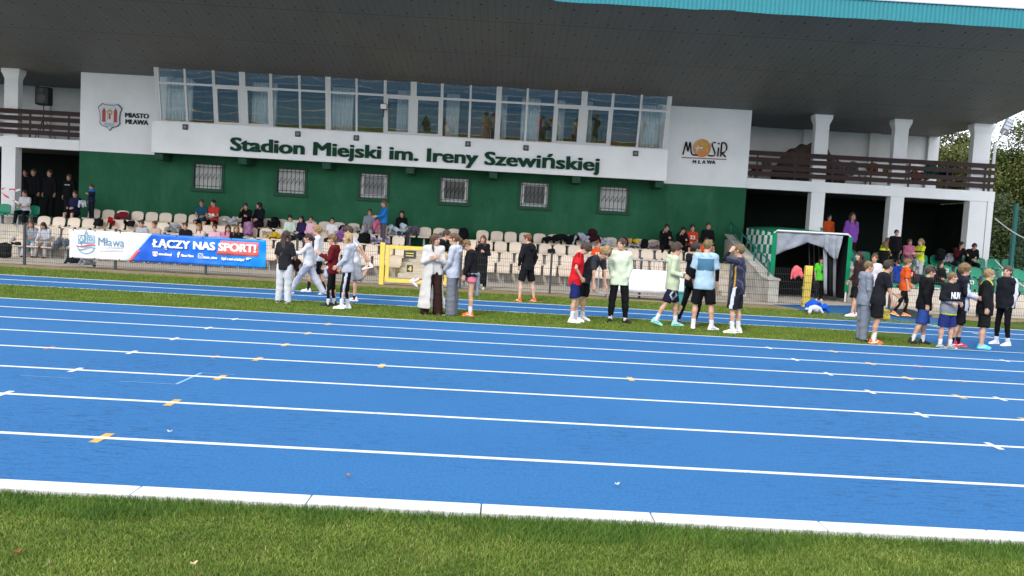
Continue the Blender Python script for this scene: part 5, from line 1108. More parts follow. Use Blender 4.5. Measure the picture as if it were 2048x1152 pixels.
    if lk:
        s = SDF(lo, hi, h); t2 = {'shorts': .022, 'leggings': .011, 'trousers': .024, 'joggers': .022, 'wide_trousers': .030, 'sweatpants': .030}[lk]*S
        tp_ = min(t2, .015*S); s.cap(J['pel']-np.array([.058*w, 0, 0]), J['pel']+np.array([.058*w, 0, 0]), .100*w+tp_, None, 0, fw0, .92).cap(J['pel'], J['wai'], .102*w+tp_, .092*w+tp_, .04, fw0, .86)
        for n_ in 'rl':
            a, b_, c_ = J['hp'+n_], J['kn'+n_], J['an'+n_]; d2 = c_-b_
            if lk == 'shorts': f = legs[2] if len(legs) > 2 else .86; s.cap(a, a+(b_-a)*f, .080*w+t2, .068*w+t2*1.6, .025, flat=1)
            else:
                ra, rk, rc = {'leggings': (.079, .051, .036), 'trousers': (.082, .060, .050), 'joggers': (.084, .066, .040), 'wide_trousers': (.086, .078, .095), 'sweatpants': (.088, .076, .066)}[lk]
                s.cap(a, b_, ra*w+t2*.8, rk*w+t2*.6, .025); e_ = c_+unit(d2)*({'wide_trousers': .065, 'sweatpants': .045, 'trousers': .03}.get(lk, -.02))*S
                s.cap(b_, b_+d2*.35, rk*w+t2*.6, (rk*.94 if lk in ('leggings', 'joggers') else (rk+rc)/2)*w+t2*.6, .02).cap(b_+d2*.35, e_, (rk*.94 if lk in ('leggings', 'joggers') else (rk+rc)/2)*w+t2*.6, rc*w+t2*.5, .02, flat=1)
        if lk != 'leggings': s.noise(.0065*S, 15/S, sd+9, (1, 1, .6)); s.noise(.004*S, 36/S, sd+70, (1, 1, .9))
        s.f = np.maximum(s.f, ((s.ax[2]-(J['wai'][2]-.02*S))[None, None, :]*np.ones_like(s.f)).astype(np.float32)) if lean < 50 else s.f
        V, F = s.mesh(); ml_ = [cloth(lc)]; mi = None
        if lpaint:
            cols, fn = lpaint; ml_ = [cloth(q) for q in [lc]+cols]; cc = V[F].mean(1); mi = fn((cc-J['pel'])/S, (cc-J['pel'])/S)
        obj({'joggers': 'trousers', 'wide_trousers': 'trousers', 'sweatpants': 'trousers'}.get(lk, lk), mesh_np(lk, V, F, ml_, mi, True), o)
    # socks and shoes
    for i, n_ in enumerate('rl'):
        a = J['an'+n_]; d2 = unit(J['kn'+n_]-a)
        tilt = max(0.0, -(unit((RL, LL)[i][1])@np.array([0, 1., 0])))*38+toe[i] if seat is None else toe[i]
        if sock:
            q = SDF(a-.16*S, a+.30*S, .012).cap(a-np.array([0, 0, .04])*S, a+d2*(sock[1] if len(sock) > 1 else .10)*S, .042*S, .047*S, 0, flat=1); V, F = q.mesh(); obj('sock', mesh_np('sock', V, F, cloth(sock[0]), None, True), o)
        if shoes:
            q, f_, m_ = shoe_base(.009 if lod else .013); M_ = rot('Z', math.radians(-foot[i]))@rot('X', math.radians(-tilt))
            obj('shoe', mesh_np('shoe', (q-np.array([0, 0, .085]))*S@M_.T+a, f_, [mat('shoe_upper', shoes[0], .6, .3, k=.85), mat('shoe_sole', shoes[1], .6, .3, k=.85), mat('shoe_mark', shoes[2] if len(shoes) > 2 else shoes[0], .6, .3, k=.85)], m_, True), o)
    if extra: extra(o, J, S, w)
    return o
# --- extras worn by single figures
def tied(c, side=0.0, ln=.42, spread=.17):
    """jacket tied round the waist, its body hanging behind"""
    def f(o, J, S, w):
        s = SDF(J['pel']-.5*S, J['pel']+.35*S, .016); p = J['pel']+np.array([0, 0, .04])*S
        for k in range(12):
            a0, a1 = 2*math.pi*k/12, 2*math.pi*(k+1)/12; q = lambda a: p+np.array([math.cos(a)*.165*w, math.sin(a)*.135*w, .01*math.sin(a)]); s.cap(q(a0), q(a1), .028*S, None, .01)
        b0 = p+np.array([side, -.12, -.03])*S; s.cap(b0-np.array([spread*.5, 0, 0])*S, b0+np.array([-spread*.5, -.02, -ln])*S, .045*S, .03*S, .03).cap(b0+np.array([spread*.5, 0, 0])*S, b0+np.array([spread*.5, -.02, -ln*.9])*S, .045*S, .03*S, .05).cap(b0, b0+np.array([0, -.02, -ln*.95])*S, .05*S, .04*S, .06)
        for e in (-1, 1): s.cap(p+np.array([e*.04, .14, 0])*S, p+np.array([e*.08, .17, -.26])*S, .03*S, .024*S, .02)
        s.noise(.009, 20, 7); V, F = s.mesh(); obj('tied_jacket', mesh_np('tied_jacket', V, F, cloth(c), None, True), o)
    return f
def cloth_in_front(c, c2=None):
    def f(o, J, S, w):
        s = SDF(J['pel']-.45*S, J['pel']+.35*S, .016); p = J['pel']
        s.cap(p+np.array([-.10, .10, .03])*S, p+np.array([.10, .12, .0])*S, .06*S, .06*S, .03).cap(p+np.array([-.05, .14, -.02])*S, p+np.array([-.06, .12, -.20])*S, .06*S, .04*S, .04).cap(p+np.array([.08, .10, -.02])*S, p+np.array([.10, .02, -.30])*S, .055*S, .035*S, .04)
        s.noise(.012, 18, 3); V, F = s.mesh(); obj('bundled_jacket', mesh_np('bundled_jacket', V, F, cloth(c), None, True), o)
    return f
def held_jacket(c, c2):
    def f(o, J, S, w):
        p = J['wrr']; s = SDF(p-.4*S, p+.3*S, .016); s.ell(p+np.array([0, .02, .0])*S, (.09, .08, .07), .02).cap(p, p+np.array([.03, .02, -.20])*S, .075*S, .05*S, .04).cap(p, p+np.array([-.05, .08, -.13])*S, .055*S, .04*S, .04).noise(.014, 17, 9); V, F = s.mesh()
        obj('held_jacket', mesh_np('held_jacket', V, F, mat('cloth', c, .85, .15, col2=c2, vscale=7, bump=.35, bscale=28, k=.8), None, True), o)
    return f
def emblem_text(body, c, size, zoff, xoff=0.0, back=False, width=None, yoff=.17):
    def f(o, J, S, w):
        me = text_mesh('chest_print', body, size, mat('print', c, .6, .2, k=.85), .004, .006, width); t_ = obj('chest_print', me, o)
        n = len(me.vertices); V = np.zeros(n*3, np.float32); me.vertices.foreach_get('co', V); V = V.reshape(-1, 3); cx = V[:, 0].max()/2
        x = V[:, 0]-cx+xoff; y = yoff-.9*x*x; W = np.stack([-x if not back else x, (y if not back else -y)+np.sign(1 if not back else -1)*V[:, 2], V[:, 1]+zoff], 1)*S; W = W@J['R2'].T+J['che']
        me.vertices.foreach_set('co', W.astype(np.float32).ravel()); me.update()
    return f
def both(*fs):
    def f(*a):
        for q in fs: q(*a)
    return f
def lanyard(o, J, S, w):
    m = MB(); q = lambda x, y, z: tuple(J['che']+np.array([x, y, z])*S)
    m.tube([q(-.05, .10, .16), q(-.03, .15, .05), q(0, .165, -.06), q(.03, .15, .05), q(.05, .10, .16)], .007, 5); m.box(*[v for p_ in zip(q(-.03, .16, -.15), q(.03, .175, -.06)) for v in p_]); m.build('lanyard', mat('black_cord', (.015, .015, .018), .6), o)
def phone(o, J, S, w):
    p = J['wrr']+np.array([0, .02, .08])*S; MB().box(p[0]-.008, p[0]+.008, p[1]-.035, p[1]+.035, p[2]-.07, p[2]+.07).build('phone', mat('phone_black', (.01, .01, .012), .2, .5), o, bevel=.005)
I = np.zeros
def P_side(i_l=None): pass
W0 = '#e9eaf0'
# --- figures on the grass, in front of the fence -------------------------------------------------
STAND_L = ((.05, .04, -1), (.02, -.06, -1))
person('girl seen from behind in black top and white sweatpants, very long brown hair', 566, 606, -14, top=462, shirt=('t_shirt', '#26272b', -.12, .95), legs=('sweatpants', '#dfe2ea'), shoes=('#26272c', '#f2f2f2', '#f2f2f2'), hair=('longer', '#3a2219'), RA=((.20, .10, -1), (-.10, .75, -.55)), LA=((-.25, .0, -1), (.1, .35, -1)), RL=((.04, .03, -1), (.02, -.03, -1)), LL=((-.06, .0, -1), (-.03, -.02, -1)), head=(22, 4), extra=held_jacket('#3a1218', '#15161a'))
person('girl striding left in a white sweatshirt and pale grey sweatpants, dark hair tied back', 614, 588, 93, top=468, shirt=('sweatshirt', '#e4e4ea', -.06), legs=('sweatpants', '#cfd1d9'), shoes=('#efeff2', '#f5f5f5', '#bbb'), hair=('ponylong', '#3a2620'), RA=((.12, -.38, -1), (.1, -.15, -1)), LA=((-.10, .75, -.8), (.05, 1.0, .10)), RL=((.05, -.55, -1), (0, -.62, -1)), LL=((-.03, .62, -1), (0, .55, -1)), head=(0, 0),
       lpaint=(['#a9b2c6'], lambda c, _: (np.abs(np.abs(c[:, 0])-.175-.02*(c[:, 2] < -.5)) < .018).astype(int)*(np.abs(c[:, 1]+.0) < 9)))
person('fair haired boy in a white sweatshirt walking behind the boy in maroon', 634, 584, 96, top=452, shirt=('sweatshirt', '#ebebf0'), legs=('shorts', '#1c2130', .98), shoes=('#ecebea', '#f5f5f5', '#c9c9c9'), sock=('#26282e', .2), hair=('mop', 'blond'), RL=((.05, -.2, -1), (0, -.45, -1)), LL=((-.03, .35, -1), (0, .12, -1)), RA=((.15, .2, -1), (0, .8, -.5)))
person('boy in a maroon hoodie facing left with a pale blue jacket bundled at his hips', 662, 612, 97, top=470, shirt=('hoodie', '#6e1822', -.13), legs=('leggings', '#15161b'), shoes=('#17181c', '#202126', '#17181c'), sock=('#eceef2', .11), hair=('fringe', 'dblond'), RA=((.16, .05, -1), (-.2, .75, -.75)), LA=((-.14, .30, -1), (.0, 1, .55)), RL=((.04, -.05, -1), (0, -.1, -1)), LL=((-.04, .14, -1), (0, .02, -1)), extra=cloth_in_front('#c3d2ea'), head=(0, 5))
person('blond girl in a pale grey hoodie and black leggings with a white side stripe', 689, 618, 95, top=466, shirt=('hoodie', '#c6cad7', -.07), legs=('leggings', '#171a24'), shoes=('#e8eaf0', '#f2f4f8', '#e8eaf0'), sock=('#eef0f5', .16), hair=('long', 'light'), RA=((.2, .12, -1), (-.25, .55, -.8)), LA=((-.16, .2, -1), (.2, .75, -.7)), RL=((.05, .02, -1), (.02, -.08, -1)), LL=((-.05, .22, -1), (0, .02, -1)),
       lpaint=(['#dfe4f0'], lambda c, _: ((c[:, 0] < -.12) & (np.abs(c[:, 1]-.0-(-c[:, 2])*.11) < .028)).astype(int)))
person('boy in a white t-shirt and grey shorts pulling one foot up behind him', 722, 604, 92, top=455, lean=14, shirt=('t_shirt', '#e6e6ee', -.11, .8), legs=('shorts', '#a3a6b2', 1.0), shoes=('#e5e0de', '#efefef', '#c2505a'), sock=('#23242a', .05), hair=('fringe', 'brown'), RL=((.02, .02, -1), (0, -.04, -1)), LL=((-.03, -.42, -1), (0, -.45, .9)), RA=((.25, -.70, -.75), (-.12, -.60, -.75)), LA=((-.12, -.70, -.75), (.1, -.60, -.7)), hands=('fist', 'fist'), head=(0, 12))
person('girl in a long white coat over wide brown trousers with long brown hair', 862, 630, 196, top=468, shirt=('long_coat', '#dcd8d3', -.76), legs=('wide_trousers', '#3a2320'), shoes=('#4a3026', '#3a2620', '#4a3026'), hair=('long', 'chest'), RA=((.28, .25, -1), (-.9, .55, .35)), LA=((-.25, .30, -1), (.95, .45, .25)), RL=((.08, .03, -1), (.05, -.03, -1)), LL=((-.08, .03, -1), (-.05, -.03, -1)), head=(-38, 4))
person('runner in black with white socks partly hidden behind the white coat', 848, 590, 262, H=1.62, lean=22, shirt=('t_shirt', '#1a1b20', -.16, .9), legs=('shorts', '#15161a', .8), shoes=('#e8e4de', '#d8cfc6', '#b9a99a'), sock=('#eef0f6', .15), hair=('short', 'brown'), RL=((.05, -.42, -1), (0, -1, -.32)), LL=((-.05, .25, -1), (0, -.30, -1)), RA=((.2, -.5, -.8), (0, .8, -.4)), LA=((-.2, .35, -.9), (0, 1, 0)))
person('girl in a pale blue grey hoodie and grey trousers with a long brown ponytail', 903, 631, 76, top=467, shirt=('hoodie', '#c9cfdd', -.12), legs=('wide_trousers', '#7c818c'), shoes=('#24262c', '#eceef2', '#eceef2'), hair=('ponylong', '#6b4a30'), RA=((.18, .06, -1), (-.35, .62, -.85)), LA=((-.18, .12, -1), (.35, .62, -.85)), head=(-12, -2))
person('short haired youth in a black jacket and pink shorts looking down, orange shoes', 940, 632, 94, top=484, shirt=('jacket', '#1d1b20', -.03), legs=('shorts', '#e77f9f', .30), shoes=('#e0602c', '#f0a070', '#f4d9c4'), sock=('#f0f1f5', .14), hair=('fringe', 'dblond'), RA=((.10, .22, -1), (.0, .30, -1)), LA=((-.10, .22, -1), (.0, .3, -1)), head=(0, 42), lean=6, extra=tied('#8e97a3', 0, .46, .12), girth=1.02)
person('ginger boy in a black hoodie and black shorts walking away to the left', 1053, 604, 42, top=469, shirt=('hoodie', '#1e1e22', -.10), legs=('shorts', '#18181b', .85), shoes=('#d8602c', '#e9b08a', '#e9d2bd'), hair=('swoop', 'ginger'), RA=((.42, -.05, -1), (-.25, .25, -1)), LA=((-.42, -.02, -1), (.2, .4, -1)), RL=((.20, -.05, -1), (.10, -.18, -1)), LL=((-.22, .10, -1), (-.12, -.1, -1)), head=(-12, 4), skin=1)
person('boy in a bright red football shirt and navy shorts looking down, hand on hip', 1147, 645, 262, top=489, lean=10, shirt=('jersey', '#e0202c', -.12), legs=('shorts', '#1d2c66', .9), shoes=('#f2f2f5', '#f6f6f6', '#a8a8ae'), sock=('#f1f2f6', .17), hair=('mop', 'brown'), RA=((.45, -.18, -1), (-.35, .45, -.75)), LA=((-.42, -.30, -1), (.15, .25, -.9)), head=(0, 42), RL=((.06, .04, -1), (0, -.08, -1)), LL=((-.06, .10, -1), (0, .04, -1)), foot=(0, 0),
       paint=(['#23191c'], lambda c, q: ((q[:, 2] > .12) & (np.abs(c[:, 0]) > .10) & (np.sin(c[:, 1]*95) > .2)).astype(int)))
person('blond boy in a dark grey t-shirt bending down behind the red shirt', 1158, 641, 232, H=1.60, lean=52, shirt=('t_shirt', '#3a3c45', -.14, .85), legs=('shorts', '#16171b', .95), shoes=('#eeeef2', '#f4f4f4', '#bbb'), sock=('#eceef2', .1), hair=('curly', 'blond'), RA=((.1, .18, -1), (.02, .05, -1)), LA=((-.1, .30, -1), (0, .1, -1)), head=(20, 10), RL=((.05, -.10, -1), (0, -.02, -1)), LL=((-.05, -.05, -1), (0, -.02, -1)))
person('boy in a mint hoodie and black joggers facing the camera with hands in his pocket', 1235, 645, 176, top=477, shirt=('hoodie', '#e6f4d6', -.13), legs=('joggers', '#141518'), shoes=('#141519', '#1a1b20', '#141519'), sock=('#f0f0f2', .09), hair=('short', 'brown'), RA=((.17, -.08, -1), (-.30, .45, -.85)), LA=((-.17, -.08, -1), (.30, .45, -.85)), hands=(None, None), RL=((.10, .03, -1), (.04, -.05, -1)), LL=((-.12, .04, -1), (-.08, -.04, -1)), head=(42, -3), foot=(12, -35), girth=.93)
person('boy in a pale green hoodie and patterned dark shorts stepping right, turquoise shoes', 1330, 652, 268, top=486, shirt=('hoodie', '#d4dfbd', -.15), legs=('shorts', '#1d2036', .95), shoes=('#8fdcd0', '#7ad0bd', '#2f6f9e'), sock=('#eff0f4', .14), hair=('mop', 'brown'), RA=((.18, -.15, -1), (0, .95, -.30)), LA=((-.15, -.05, -1), (.0, .95, -.25)), RL=((.05, -.32, -1), (0, -.55, -1)), LL=((-.05, .30, -1), (0, .02, -1)), head=(6, 6),
       paint=(['#3c4048'], lambda c, q: ((c[:, 1] > .16) & (q[:, 2] < -.05)).astype(int)), lpaint=(['#cfd0e2'], lambda c, _: ((np.abs(np.abs(c[:, 1]-.02)+np.abs(c[:, 2]+.24)*.7-.085) < .018)).astype(int)))
person('boy seen from behind in a pale and steel blue football shirt with black sleeves', 1404, 659, 346, top=481, shirt=('jersey', '#b9d7ea', -.14, .85), legs=('shorts', '#131417', .98), shoes=('#e9e9ef', '#f4f4f6', '#8f929c'), sock=('#f0f1f5', .12), hair=('fringe', 'dblond'), RA=((.20, .10, -1), (.06, .12, -1)), LA=((-.24, .12, -1), (.10, .55, -1)), RL=((.16, .0, -1), (.10, -.10, -1)), LL=((-.14, .05, -1), (-.04, -.08, -1)), head=(14, 14), foot=(50, 0), girth=1.03,
       paint=(['#4f7f9c', '#9cc3dc'], lambda c, q: np.where((q[:, 2] > -.12) & (q[:, 2] < .10) & (np.abs(q[:, 0]) < .155), 1, np.where((q[:, 2] > .13) & (np.sin(q[:, 0]*40+q[:, 2]*30) > .4), 2, 0))),
       extra=lambda o, J, S, w: [obj('sleeve', mesh_np('sleeve', *SDF(np.minimum(J['sh'+n_], J['wr'+n_])-.1, np.maximum(J['sh'+n_], J['wr'+n_])+.1, .013).cap(J['sh'+n_], J['el'+n_], .047*w, .041*w, 0).cap(J['el'+n_], J['el'+n_]+(J['wr'+n_]-J['el'+n_])*.8, .041*w, .032*w, .01, flat=1).mesh(), cloth('#17181c'), None, True), o) for n_ in 'rl'])
person('person in black with navy shoes mostly hidden behind the blue football shirt', 1372, 650, 285, H=1.60, shirt=('hoodie', '#1b1c22'), legs=('leggings', '#16171c'), shoes=('#232c4e', '#8a7a4a', '#8a7a4a'), hair=('short', 'dark'), RL=((.05, .35, -1), (0, -.2, -1)), LL=((-.05, -.25, -1), (0, -.3, -1)))
person('boy in a dark navy football shirt holding a hand to his forehead', 1470, 667, 62, top=489, shirt=('jersey', '#33364a', -.15, .85), legs=('shorts', '#24252c', .98), shoes=('#e4e2da', '#f0efe9', '#a7a294'), sock=('#f0f1f5', .16), hair=('short', 'dblond'), RA=((.18, -.12, -1), (.0, .15, -1)), LA=((-.30, .95, .12), (.62, -.42, .75)), hands=('relaxed', 'relaxed'), RL=((.06, -.02, -1), (0, -.1, -1)), LL=((-.03, .16, -1), (0, -.10, -1)), head=(20, -4),
       lpaint=(['#dfe3ee'], lambda c, _: ((c[:, 0] < -.10) & (np.abs(c[:, 1]-.02+c[:, 2]*.1) < .035)).astype(int)), paint=(['#c79a3a', '#5a6078'], lambda c, q: np.where((np.abs(q[:, 1]-.03) < .014) & (q[:, 0] < -.09) & (q[:, 2] < .06), 1, np.where(np.sin(q[:, 0]*38+q[:, 2]*22+np.sin(q[:, 2]*30)) > .88, 2, 0))),
       extra=lambda o, J, S, w: obj('sleeve', mesh_np('sleeve', *SDF(np.minimum(J['shl'], J['wrl'])-.3, np.maximum(J['shl'], J['wrl'])+.3, .013).cap(J['shl'], J['ell'], .047*w, .041*w, 0).cap(J['ell'], J['ell']+(J['wrl']-J['ell'])*.85, .041*w, .032*w, .01, flat=1).mesh(), cloth('#17181c'), None, True), o))
person('boy in a grey hooded tracksuit with dark trainers facing right', 1722, 682, 266, girth=1.06, top=522, shirt=('hoodie', '#8d95a3', -.14), legs=('sweatpants', '#868e9c'), shoes=('#3a3d44', '#2a2c30', '#e0e0e0'), hair=('buzz', 'dblond'), RA=((.14, .0, -1), (.0, .25, -1)), LA=((-.14, .05, -1), (0, .3, -1)), head=(0, 0))
person('boy in a black t-shirt and shorts leaning forward with orange shoes', 1746, 687, 262, girth=1.06, top=520, lean=14, shirt=('t_shirt', '#1f2025', -.11, .85), legs=('shorts', '#17181b', .85), shoes=('#e5662c', '#efb28a', '#f2e6da'), sock=('#f2f2f5', .17), hair=('fringe', '#3e2c20'), RA=((.15, .22, -1), (.02, .30, -1)), LA=((-.12, .35, -1), (.35, .5, -.3)), RL=((.05, -.02, -1), (0, -.14, -1)), LL=((-.05, .10, -1), (0, -.05, -1)), skin=2, head=(-25, -6))
person('boy in an orange football shirt and black leggings walking right with green and orange shoes', 1798, 632, 260, girth=1.06, top=517, shirt=('jersey', '#ef6328', -.14, .9), legs=('leggings', '#17181b'), shoes=('#ef7a3a', '#f0f0ee', '#4fc24a'), hair=('short', 'dblond'), RA=((.15, -.1, -1), (0, .25, -1)), LA=((-.15, .30, -1), (-.05, .7, -.75)), RL=((.05, -.28, -1), (0, -.45, -1)), LL=((-.05, .28, -1), (0, -.05, -1)), extra=emblem_text('12', '#f3e6d8', .17, -.05, .0))
person('boy in a black hoodie and blue shorts striding right', 1834, 688, 260, girth=1.06, top=532, shirt=('hoodie', '#16171a', -.14), legs=('shorts', '#33509b', 1.05), shoes=('#1a1b20', '#232429', '#1a1b20'), sock=('#eceef2', .13), hair=('fringe', 'brown'), RA=((.14, -.22, -1), (.05, .12, -1)), LA=((-.14, .2, -1), (0, .45, -1)), RL=((.05, -.15, -1), (0, -.42, -1)), LL=((-.05, .20, -1), (0, -.02, -1)), head=(0, 6), lean=4)
person('curly haired boy in a navy jacket with pale sleeves behind the grey and black sweatshirt', 1908, 693, 256, girth=1.06, top=528, shirt=('jacket', '#20242f', -.14), legs=('shorts', '#17181c', 1.0), shoes=('#d2263c', '#e6727c', '#f2dada'), sock=('#17181c', .12), hair=('curly', 'dblond'), RA=((.2, .15, -1), (-.2, .9, -.3)), LA=((-.2, .1, -1), (.2, .9, -.35)), RL=((.05, -.12, -1), (0, -.25, -1)), LL=((-.05, .16, -1), (0, -.05, -1)),
       paint=(['#cdd3e2'], lambda c, q: ((np.abs(q[:, 0]) > .15) & (q[:, 1] > .03) & (q[:, 2] < .08)).astype(int)))
person('boy in a black and grey sweatshirt with white chest lettering and navy shorts', 1889, 695, 204, girth=1.06, top=544, shirt=('sweatshirt', '#1b1c22', -.15), legs=('shorts', '#2a3578', 1.0), shoes=('#7d8794', '#eef0f4', '#d8dce4'), sock=('#eef0f4', .11), hair=('buzz', 'dblond'), RA=((.28, .05, -1), (-.45, .75, -.45)), LA=((-.28, .05, -1), (.45, .75, -.45)), hands=('fist', 'fist'), RL=((.06, -.06, -1), (0, -.08, -1)), LL=((-.06, .10, -1), (0, -.02, -1)), head=(-52, 0),
       paint=(['#8f949e', '#d9ee22'], lambda c, q: np.where(q[:, 2] < -.475, 2, np.where(q[:, 2] < -.20, 1, 0))), extra=emblem_text('NUN', '#f1f1f4', .21, -.13, -.0, width=.28))
person('blond boy in a black jacket with a lime collar and black shorts, blue green shoes', 1962, 697, 238, top=538, shirt=('jacket', '#17181b', -.18), legs=('shorts', '#17181a', 1.05), shoes=('#5cc3dc', '#4aaed0', '#d6e24a'), hair=('short', 'blond'), RA=((.22, .0, -1), (.05, .15, -1)), LA=((-.22, .0, -1), (-.05, .15, -1)), RL=((.08, .02, -1), (.04, -.04, -1)), LL=((-.12, .05, -1), (-.05, -.04, -1)), head=(-20, 0), girth=1.1,
       paint=(['#cdea3c'], lambda c, q: (q[:, 2] > .125).astype(int)*(np.abs(q[:, 0]) < .10)))
person('girl in a black jacket with white arm stripes and black leggings, brown hair tied back', 2003, 690, 106, top=532, shirt=('jacket', '#1c1e26', -.10), legs=('leggings', '#121317'), shoes=('#eceaf0', '#f4f2f5', '#d5cfe0'), sock=('#eff0f4', .10), hair=('pony', '#5a4030'), girth=.98, RA=((.14, -.05, -1), (-.15, .35, -1)), LA=((-.20, -.18, -1), (.2, .35, -1)), RL=((.14, .0, -1), (.05, -.05, -1)), LL=((-.12, .10, -1), (-.05, -.10, -1)), head=(-18, 0),
       paint=(['#e6e8f0'], lambda c, q: ((np.abs(c[:, 0]) > .19) & (np.abs(c[:, 1]+.01) < .03)).astype(int)))
person('person in red shoes and navy shorts at the right edge of the photo', 2078, 698, 95, H=1.55, shirt=('t_shirt', '#303a52'), legs=('shorts', '#20263a'), shoes=('#d8382c', '#e8e0dc', '#f0c0b0'), hair=('short', 'brown'))
person('person in a brown hoodie and black shorts stepping left beside the grey tracksuit', 1706, 634, 98, top=503, shirt=('hoodie', '#3a2a28', -.12), legs=('shorts', '#17181b', .95), shoes=('#f0d8d8', '#f2eaea', '#e0b0b0'), hair=('long', '#33211c'), RL=((.05, .1, -1), (0, -.2, -1)), LL=((-.05, .35, -1), (0, .12, -1)), RA=((.2, -.1, -1), (.0, .6, -.7)))
person('fair haired child in a white top behind the boy in the grey tracksuit', 1740, 628, 150, top=508, shirt=('t_shirt', '#e6dfe6'), legs=('shorts', '#22232a'), shoes=('#2a4a9a', '#e8e8ee', '#e8e8ee'), hair=('short', 'ginger'))
person('referee in a lime green shirt, black trousers and cap at the tunnel mouth', 1636, 601, 180, top=514, shirt=('jersey', '#5fe03c', -.10, .9), legs=('trousers', '#141519'), shoes=('#e8e8ec', '#c8c8cc', '#222'), hair=('longmid', '#4a2c20'), RA=((.2, .0, -1), (-.1, .1, -1)), LA=((-.2, 0, -1), (.1, .1, -1)), extra=both(lanyard, lambda o, J, S, w: obj('cap', mesh_np('cap', *SDF(J['hd']-.2, J['hd']+.25, .011).ell(J['hd']+np.array([0, -.012, .062])*S, (.100*S, .118*S, .078*S), 0).plane(J['hd']+np.array([0, 0, .045])*S, (0, 0, -1)).cap(J['hd']+np.array([-.03, .10, .05])*S, J['hd']+np.array([.03, .10, .05])*S, .05*S, None, .01, (0, 0, 1), .25).mesh(), cloth('#15161a'), None, True), o)))
person('woman in a long black dress behind the fence holding a phone to her ear', 962, 578, 168, top=471, shirt=('dress', '#17171b', -.74), legs=('trousers', '#17171b'), shoes=('#d8d4d0', '#e8e6e4', '#b0aca8'), hair=('long', '#6a3f2a'), RA=((.3, .1, -1), (-.2, .35, 1)), LA=((-.25, .12, -1), (.4, .6, .2)), hands=('fist', 'fist'), head=(10, 0), extra=phone)
# --- figures seated or standing in the stands --------------------------------------------------
SIT = dict(RL=((.16, 1, -.06), (.05, .12, -1)), LL=((-.16, 1, -.06), (-.05, .12, -1)), h=.022, lod=0)
LAP = dict(RA=((.16, .25, -1), (-.35, .95, -.25)), LA=((-.16, .25, -1), (.35, .95, -.25)))
CHIN = dict(RA=((.15, .55, -.8), (-.25, .35, 1)), LA=((-.15, .55, -.8), (.35, .75, .1)), lean=22)
def sit(label, px, py, r, H=1.5, face=180, yo=0.0, z=None, y=None, **k):
    Y = RY[r]+yo if y is None else y; p = at(px, py, Y); kw = dict(SIT); kw.update(LAP); kw.update(k); zf_ = RZ[r] if z is None else z
    # thigh level follows the seat: lift the figure so that the pelvis rests on the pan
    return person(label, 0, 0, face, H=H, seat=(p[0], Y-.02, zf_+max(0, .45-.53*H/1.7+.01)), **kw)
def std(label, px, py_head, Y, z, face=180, H=None, **k):
    p = at(px, py_head, Y); kw = dict(h=.022, lod=0); kw.update(k); return person(label, 0, 0, face, H=H or (p[2]-z), seat=(p[0], Y, z), **kw)
TR = lambda c: ('trousers', c); SHc = ('#33353c', '#d8d8dc', '#ccc')
sit('boy in a white t-shirt and black trousers sitting on the left green seats', 53, 405, 0, 1.5, shirt=('t_shirt', '#dcdfe8'), legs=TR('#15171c'), hair=('short', 'dark'), shoes=SHc, lean=10)
for px, py, lb_, hc, c, c2 in ((52, 341, 'tallest dark clothed boy standing in the left recess beside the column', 'dark', '#14151a', '#15161a'), (68, 340, 'boy in a dark hoodie standing second from the column in the left recess', 'brown', '#17181e', '#14151a'), (100, 342, 'boy in dark clothes standing in the middle of the left recess', 'brown', '#16171c', '#131418'), (139, 351, 'youth in a black jacket with a white chest mark standing by the recess edge', 'ginger', '#191a1d', '#22262a')):
    std(lb_, px, py, 30.0+(.5 if px == 52 else 0), 1.22, shirt=('hoodie' if px != 139 else 'jacket', c), legs=TR(c2), hair=('short', hc), shoes=('#2a2b30', '#d8d8d8', '#ccc'), **(dict(extra=emblem_text('—', '#d8d8dc', .2, .0)) if px == 139 else {}))
sit('boy in navy sitting with bare knees at the end of the top cream row', 152, 402, 0, 1.55, 170, shirt=('hoodie', '#1b2748'), legs=('shorts', '#16181f'), hair=('short', 'dark'), shoes=SHc, z=1.0)
std('boy in a navy top with a bright blue collar standing on the top row', 184, 371, 28.3, 1.30, 150, shirt=('sweatshirt', '#1a2440'), legs=TR('#161a26'), hair=('short', 'brown'), shoes=SHc, LA=((-.3, .5, -.7), (-.2, 1, .2)), paint=(['#1d6fd0'], lambda c, q: (q[:, 2] > .12).astype(int)))
sit('girl with a turquoise jacket on her lap sitting behind the left fence', 66, 458, 3, 1.5, 190, y=26.75, z=-.02, shirt=('sweatshirt', '#a9aebb'), legs=TR('#d9cfd2'), hair=('long', 'chest'), shoes=('#4a2a22', '#4a2a22'), extra=cloth_in_front('#37b4c8'), lean=14)
sit('dark haired girl in a white hoodie sitting on the step by the fence post', 95, 462, 3, 1.5, 180, y=26.7, z=-.02, shirt=('hoodie', '#d6d8e2'), legs=TR('#b9b2ae'), hair=('longmid', '#2e1e18'), shoes=('#4a2a22', '#4a2a22'), lean=22, head=(0, 15))
